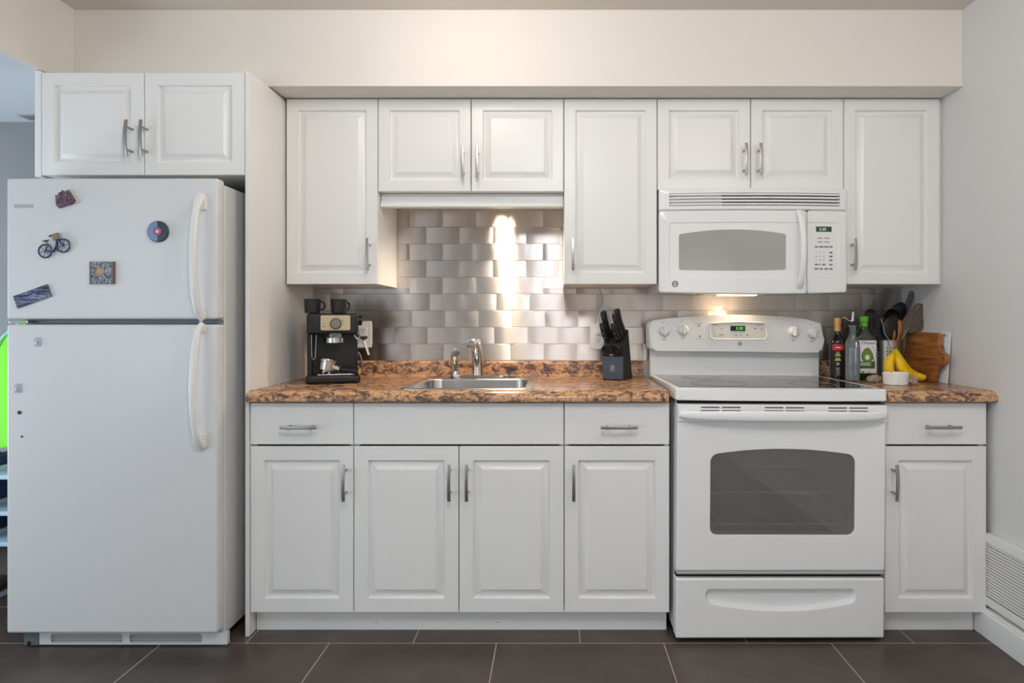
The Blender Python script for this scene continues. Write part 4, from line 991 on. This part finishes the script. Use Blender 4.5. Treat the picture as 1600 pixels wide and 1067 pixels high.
t.rotation_euler.z = -.15
# utensil holder of perforated steel
uy = -.155; ux = X(1390, uy - .02); ur = .0615; uh = .168
t = thing('utensil_holder', 'perforated steel utensil holder full of cooking tools', 'utensil holder', (ux, uy, rz))
NS, NR = 84, 34; t_ = bmesh.new()
V = [[t_.verts.new((ux + ur * math.cos(2 * PI * k / NS), uy + ur * math.sin(2 * PI * k / NS), rz + uh * j / NR)) for k in range(NS)] for j in range(NR + 1)]
for j in range(NR):
    for k in range(NS):
        if 3 < j < 29 and j % 3 == 0 and (k % 14) in (0, 3, 6): continue
        t_.faces.new((V[j][k], V[j][(k + 1) % NS], V[j + 1][(k + 1) % NS], V[j + 1][k]))
q = MB(); q.bm.from_mesh(fresh(t_)); q.lathe([(ur - .002, .001), (0, .001)], (ux, uy, rz), NS)
q.torus((ux, uy, rz + uh), ur, .0016, None, 60, 6); q.build('cylinder', STEELD, t)
MB().lathe([(ur - .004, .002), (ur - .004, uh - .004), (ur - .006, uh - .004), (ur - .006, .004), (0, .004)], (ux, uy, rz), 40).build('liner', BLACKM, t)
# utensils standing in it
def U(px, py, yy): return Vector((X(px, yy), yy, Z(py, yy)))
TG = 'cooking tools in the utensil holder'
def frame_at(p, q_, facing=(0, -1, 0)):
    d = (q_ - p).normalized(); n_ = Vector(facing); n_ = (n_ - d * n_.dot(d)).normalized(); s_ = d.cross(n_)
    return Matrix(((s_.x, d.x, n_.x, p.x), (s_.y, d.y, n_.y, p.y), (s_.z, d.z, n_.z, p.z), (0, 0, 0, 1)))
def tool(name, label, cat, foot, neck, tip, hmat, bmat, kind, wd=.03, hr=(.007, .004)):
    foot = Vector((ux + foot[0], uy + foot[1], rz + .012)); neck = Vector(neck); tip = Vector(tip)
    t = thing(name, label, cat, foot, TG)
    q = MB().tube([foot, foot.lerp(neck, .5), neck + (tip - neck) * .08], hr, 10, up=(1, 0, 0)); q.build('shaft', hmat, t)
    M_ = frame_at(neck, tip); L = (tip - neck).length; q = MB()
    if kind == 'spoon': q.ball(M_ @ Vector((0, L / 2, 0)), (wd, L / 2, .010), M_.to_3x3().to_4x4())
    elif kind == 'ladle': q.lathe([(.0, -wd * .8), (wd * .6, -wd * .7), (wd * .95, -wd * .3), (wd, 0), (wd * .95, 0), (wd * .88, -wd * .3), (wd * .55, -wd * .62), (0, -wd * .72)], (0, 0, 0), 28, M_ @ Matrix.Translation((0, L * .55, .01)))
    elif kind == 'slots':
        o_ = rrect(-wd, wd, 0, L, wd * .55, 6, 3); hs = [list(reversed(rrect(-wd * .55 + k * wd * .44 - .0022, -wd * .55 + k * wd * .44 + .0022, L * .28, L * .82, .002, 4, 2))) for k in (0, 1.25, 2.5)]
        q.plate(o_, hs, .003, M_)
    elif kind == 'turner':
        o_ = [(-wd * .45, 0), (wd * .45, 0), (wd * .95, L * .35), (wd, L * .8)] + [(wd * math.cos(a_), L * (.8 + .2 * math.sin(a_))) for a_ in [PI * k / 10 for k in range(1, 10)]] + [(-wd, L * .8), (-wd * .95, L * .35)]
        hs = [list(reversed(rrect(x_ - .0026, x_ + .0026, L * .66, L * .86, .0022, 4, 2))) for x_ in (-wd * .66, -wd * .22, wd * .22, wd * .66)]
        hs += [list(reversed(circle(x_ + (.004 if j % 2 else 0), L * (.22 + .095 * j), .0022, 8))) for j in range(4) for x_ in ((-wd * .5, -wd * .17, wd * .17, wd * .45) if j > 1 else (-wd * .35, 0, wd * .3))]
        q.plate(o_, hs, .0015, M_)
    elif kind == 'blade': q.prism([(-wd, 0), (wd, 0), (wd, L * .86), (wd * .2, L), (-wd, L * .96)], -.0008, .0008, 'z', 0, 2, M_)
    q.build('head', bmat, t); return t
BS = mat('black_nylon', srgb(17, 17, 17), .45)
tool('slotted_spatula', 'black slotted spatula leaning towards the green bottle in the holder', 'spatula', (-.01, -.02, 0), U(1369, 530, -.19), U(1363, 489, -.17), BS, BS, 'slots', .037)
tool('serving_spoon', 'black oval serving spoon at the back of the holder, behind the slotted spatula', 'spoon', (-.03, .02, 0), U(1363, 515, -.12), U(1359, 483, -.11), BS, BS, 'spoon', .030)
tool('ladle', 'black ladle with round bowl in the middle of the holder', 'ladle', (-.01, .0, 0), U(1388, 520, -.16), U(1397, 478, -.15), BS, BS, 'ladle', .040)
tool('cooking_spoon', 'black cooking spoon tilted towards the steel blade, topmost in the holder', 'spoon', (-.025, .02, 0), U(1394, 505, -.13), U(1412, 473, -.13), BS, BS, 'spoon', .034)
tool('pasta_spoon', 'broad black spoon low at the front of the holder', 'spoon', (0, -.03, 0), U(1392, 533, -.2), U(1391, 495, -.195), BS, BS, 'spoon', .036)
tool('wooden_spoon', 'amber wooden spoon in front of the black spoons in the holder', 'spoon', (.0, -.03, 0), U(1404, 527, -.2), U(1405.5, 499, -.19), WOODD, WOODD, 'spoon', .013, (.006, .006))
tool('wooden_spatula', 'short wooden spatula handle beside the wooden spoon in the holder', 'spatula', (-.01, -.035, 0), U(1396, 531, -.205), U(1397, 514, -.2), WOODD, WOODD, 'spoon', .008, (.006, .005))
tool('palette_knife', 'thin steel blade rising highest out of the utensil holder', 'palette knife', (-.02, .03, 0), U(1412, 492, -.12), U(1427, 455, -.11), STEEL, mat('blade_grey', srgb(120, 122, 126), .35, .6), 'blade', .0145, (.004, .003))
tool('slotted_turner', 'bronze-toned steel slotted turner leaning to the right wall', 'turner', (-.02, -.01, 0), U(1417, 516, -.19), U(1449, 480, -.18), mat('bronze_handle', srgb(120, 98, 78), .35, .6), mat('bronze_steel', srgb(112, 98, 82), .4, .5), 'turner', .046, (.006, .003))
t = thing('whisk', 'thin silver wire whisk handle hooked over the holder rim', 'whisk', U(1388, 532, -.225), TG)
MB().tube([U(1389.5, 540, -.222), U(1388, 530, -.225), U(1382, 521, -.22), U(1379.5, 508, -.215), U(1377, 499, -.215), U(1374, 498.5, -.215)], .0018, 8).tube([U(1376, 499, -.215), U(1383, 497.6, -.215)], .0014, 6).build('wire', CHROME, t)
# ramekin, bananas, wrap
my2 = -.415; mx_ = X(1399.5, my2)
q = MB(); n = 120
def flut(r_, z_, amp): return [(mx_ + (r_ + amp * math.cos(k * PI * 2 * 30 / n)) * math.cos(2 * PI * k / n), my2 + (r_ + amp * math.cos(k * PI * 2 * 30 / n)) * math.sin(2 * PI * k / n), rz + z_) for k in range(n)]
q.rings([flut(.041, 0, 0), flut(.043, .002, .0005), flut(.0455, .034, .0009), flut(.0475, .0365, 0), flut(.048, .046, 0), flut(.0465, .0475, 0), flut(.045, .046, 0), flut(.0415, .006, 0)], True, 'fan')
tag(q.build('ramekin', WHITE), 'small white fluted ramekin in front of the bananas', 'ramekin')
byy = -.325
t = thing('banana_bunch', 'bunch of three yellow bananas behind the white ramekin', 'bananas', (X(1402, byy), byy, rz))
def banana(pts, rs):
    P_ = [Vector(p) for p in pts]
    # Catmull-Rom
    out_ = []; rad = []
    for i in range(len(P_) - 1):
        a_, b_, c_, d_ = P_[max(i - 1, 0)], P_[i], P_[i + 1], P_[min(i + 2, len(P_) - 1)]
        for k in range(5):
            u = k / 5; out_.append(.5 * (2 * b_ + (c_ - a_) * u + (2 * a_ - 5 * b_ + 4 * c_ - d_) * u * u + (3 * b_ - a_ - 3 * c_ + d_) * u ** 3)); rad.append(rs[i] + (rs[i + 1] - rs[i]) * u)
    out_.append(P_[-1]); rad.append(rs[-1])
    q = MB().tube(out_, rad, 10, sq=.85); n_ = len(out_)
    o = q.build('banana', BANANA, t, 40)
    at = o.data.attributes.new('ripe', 'FLOAT', 'POINT')
    for i in range(len(o.data.vertices)):
        u = min(1, (i // 10) / (n_ - 1)); at.data[i].value = max(0, 1 - u / .32) * .9 + max(0, (u - .93) / .07) * .5
    return o
def B(px, py, yy=byy): return (X(px, yy), yy, Z(py, yy))
st_ = B(1399, 545, -.315)
banana([st_, B(1396.5, 552, -.325), B(1391, 561, -.345), B(1389, 574, -.355), B(1392.5, 588, -.345), B(1397, 594, -.335)], [.005, .007, .0165, .0195, .017, .007])
banana([st_, B(1401.5, 552, -.33), B(1404, 562, -.35), B(1408, 574, -.362), B(1416, 585, -.36), B(1424, 591.5, -.355)], [.005, .008, .0165, .0185, .016, .007])
banana([st_, B(1404, 553, -.305), B(1408, 565, -.295), B(1417, 579, -.29), B(1431, 588, -.30), B(1441, 589.5, -.315), B(1446.5, 587, -.325)], [.005, .008, .0165, .0185, .018, .0155, .006])
MB().tube([B(1400.5, 539.5, -.312), B(1400, 542, -.314), st_, B(1399.5, 549, -.32)], [.006, .0055, .007, .008], 8).build('stem', BSTEM, t)
def crumple(name, label, cx2, cy2, cz2, r3, seed):
    rr = random.Random(seed); t_ = bmesh.new(); bmesh.ops.create_icosphere(t_, subdivisions=3, radius=1)
    for v in t_.verts:
        k = .78 + .34 * rr.random(); v.co = Vector((v.co.x * r3[0] * k, v.co.y * r3[1] * k, max(v.co.z, -.75) * r3[2] * k))
    q = MB().add(t_, Matrix.Translation((cx2, cy2, cz2)))
    zm = min(v.co.z for v in q.bm.verts)
    for v in q.bm.verts: v.co.z += rz - zm
    return tag(q.build(name, CRINK, ang=10), label, 'wrap')
crumple('plastic_wrap', 'crumpled clear plastic wrap between green bottle and ramekin', X(1367, -.33), -.33, rz + .012, (.034, .022, .017), 4)
crumple('plastic_wrap', 'crumpled clear plastic wrap under the end of the bananas', X(1426, -.41), -.41, rz + .012, (.020, .016, .018), 9)
# cutting board and white booklet against the right wall
bt = .018; y0, y1 = -.36, -.115                     # near and far edge of the board's body, along the wall
Mb = Matrix.Translation((1.530, 0, rz + .001)) @ Matrix.Rotation(math.radians(6.5), 4, 'Y')
P_ = [(y1 - .012, 0), (y1, .012), (y1, .188), (y1 - .014, .203), (y0 + .018, .203), (y0 + .004, .196), (y0 - .000, .182), (y0 - .002, .155), (y0 - .010, .136), (y0 - .024, .126), (y0 - .044, .122), (y0 - .056, .117), (y0 - .064, .105), (y0 - .064, .092), (y0 - .057, .080), (y0 - .044, .075), (y0 - .024, .073), (y0 - .010, .064), (y0 - .002, .046), (y0, .016), (y0 + .012, 0)]
hole = circle(y0 - .042, .099, .0085, 18)
MX_ = Mb @ Matrix(((0, 0, 1, 0), (1, 0, 0, 0), (0, 1, 0, 0), (0, 0, 0, 1)))
q = MB().plate(P_, [list(reversed(hole))], bt, MX_)
o = q.build('cutting_board', WOOD); tag(o, 'wooden cutting board with handle leaning on the right wall', 'cutting board')
bv = o.modifiers.new('round', 'BEVEL'); bv.width = .004; bv.segments = 3; bv.limit_method = 'ANGLE'; bv.angle_limit = math.radians(50)
Mp = Matrix.Translation((1.559, 0, rz + .0006)) @ Matrix.Rotation(math.radians(4), 4, 'Y')
t = thing('booklet', 'white printed booklet standing behind the cutting board', 'booklet', (1.56, -.33, rz))
q = MB().box(-.002, .002, -.392, -.14, 0, .205, .0006, 1, Mp); q.build('cover', PAPER, t)
q = MB()
for yy, zz, h_, w_ in ((-.352, .186, .012, .005), (-.366, .186, .010, .002), (-.346, .145, .006, .004), (-.356, .138, .006, .004), (-.340, .138, .004, .003), (-.372, .05, .05, .0015), (-.362, .04, .06, .001)):
    q.box(-.0026, -.0018, yy - w_, yy + w_, zz, zz + h_, 0, 1, Mp)
q.build('print', GREYP, t)
# ------------------------------------------------------------------ wall vent at the right
ga0, ga1, gz_0, gz_1 = -1.35, -.612, .112, .372
t = thing('wall_vent', 'white louvred vent grille on the right wall above the baseboard', 'vent', (XR, -.9, .1))
q = MB(); q.box(XR - .022, XR - .0005, ga0, ga1, gz_1 - .035, gz_1, .003).box(XR - .022, XR - .0005, ga0, ga1, gz_0, gz_0 + .030, .003).box(XR - .022, XR - .0005, ga1 - .012, ga1, gz_0, gz_1, .003).box(XR - .022, XR - .0005, ga0, ga0 + .02, gz_0, gz_1, .003)
q.build('frame', mat('vent_white', srgb(232, 231, 227), .4), t)
MB().box(XR - .003, XR - .0005, ga0 + .01, ga1 - .01, gz_0 + .02, gz_1 - .02).build('backing', DARK, t)
n = 18; MS = Matrix.Rotation(0, 4, 'X')
for k in range(n):
    zz = gz_0 + .034 + (gz_1 - .035 - gz_0 - .034) * (k + .5) / n
    MB().box(-.0025, .0025, ga0 + .015, ga1 - .010, -.0037, .0037, .001, 1, Matrix.Translation((XR - .0165, 0, zz))).build('slat', bpy.data.materials['vent_white'], t)
# ------------------------------------------------------------------ alcove behind the fridge's left side
t = thing('ceiling_vent', 'small ceiling vent grille in the hall beside the fridge cabinet', 'vent', (-2.37, -.1, SZ - .01))
MB().box(-2.375, -2.15, -.115, -.035, SZ - .005, SZ - .0005, .001).build('frame', LGREY, t)
q = MB()
for k in range(7): q.box(-2.365, -2.16, -.110 + k * .0108, -.106 + k * .0108, SZ - .0062, SZ - .0045)
q.build('slats', GREYP, t)
t = thing('shoe_rack', 'pale three-tier shoe rack against the hall wall beside the fridge', 'shoe rack', (-2.35, -.2, 0))
shz = (.243, .366, .512)
for zz in shz: MB().box(-2.68, -2.04, -.37, -.06, zz - .009, zz + .009, .003).build('shelf', mat('shelf_white%d' % (zz * 1000), srgb(190, 212, 228), .5), t)
q = MB()
for x_ in (-2.67, -2.05):
    for y_ in (-.36, -.07): q.tube([(x_, y_, .001), (x_, y_, .53)], .009, 10)
q.build('post', LGREY, t)
def shoe(name, label, x_, y_, z_, mt, h=.075, boot=0):
    t = thing(name, label, 'shoe', (x_, y_, z_), 'shoes at the hall rack')
    def sec(yy, w_, top): return [(x_ + p[0], yy, z_ + .016 + p[1]) for p in rrect(-w_, w_, 0, top, min(w_, top) * .48, 5, 2)]
    L = [(-.14, .020, .030), (-.13, .036, .040), (-.09, .045, .048), (-.04, .043, .060), (.0, .040, h + .01 + boot), (.06, .038, h + .012 + boot), (.10, .036, h + boot), (.115, .026, h * .8 + boot)]
    q = MB(); q.rings([sec(y_ + a_, b_, c_) for a_, b_, c_ in L], True, 'fan'); q.build('upper', mt, t)
    q = MB(); q.rings([[(x_ + p[0], y_ + p[1], z_ + zz) for p in rrect(-.047, .047, -.145, .12, .042, 6, 3)] for zz in (.0005, .018)], True, 'fan'); q.build('sole', SOLE, t)
    return t
shoe('shoe', 'navy shoe on the top shelf of the hall shoe rack', -2.345, -.225, .521, NAVY, .030)
shoe('shoe', 'navy shoe with thick white sole on the middle shelf of the hall shoe rack', -2.365, -.225, .3755, NAVY)
shoe('shoe', 'dark teal shoe on the lowest shelf of the hall shoe rack', -2.36, -.225, .2525, TEAL)
shoe('boot', 'brown leather boot on the hall floor under the shoe rack', -2.335, -.21, .0005, BROWNL, .10, .08)
shoe('shoe', 'pink shoe on the hall floor beside the brown boot', -2.44, -.36, .0005, PINK, .06)
# lime jacket
jx, jy = -2.285, -.14
t = thing('jacket', 'lime green jacket with aqua piping hung on the hall wall above the shoe rack', 'jacket', (jx, jy, .59))
q = MB(); L = []
for zz, w_, d_ in ((.592, .150, .045), (.602, .162, .055), (.68, .168, .06), (.80, .166, .062), (.90, .160, .06), (.97, .152, .055), (1.02, .136, .05), (1.07, .105, .045), (1.11, .06, .04), (1.13, .035, .03)):
    L.append([(jx + w_ * math.cos(a_) + .006 * math.sin(5 * a_), jy + d_ * math.sin(a_) * (1 + .12 * math.cos(7 * a_ + zz * 9)), zz) for a_ in [2 * PI * k / 48 for k in range(48)]])
q.rings(L, True, 'fan'); q.build('shell', LIME, t)
q = MB()
for s in (-1, 1): q.tube([(jx + s * w_, jy - d_, zz) for w_, d_, zz in ((.160, .028, .90), (.152, .028, .97), (.137, .026, 1.02), (.107, .024, 1.07), (.062, .022, 1.11), (.036, .016, 1.135))], .006, 8)
q.build('piping', AQUA, t)
MB().cyl((jx, -.001, 1.15), (jx, jy, 1.145), .006, 10).build('hook', CHROME, t)
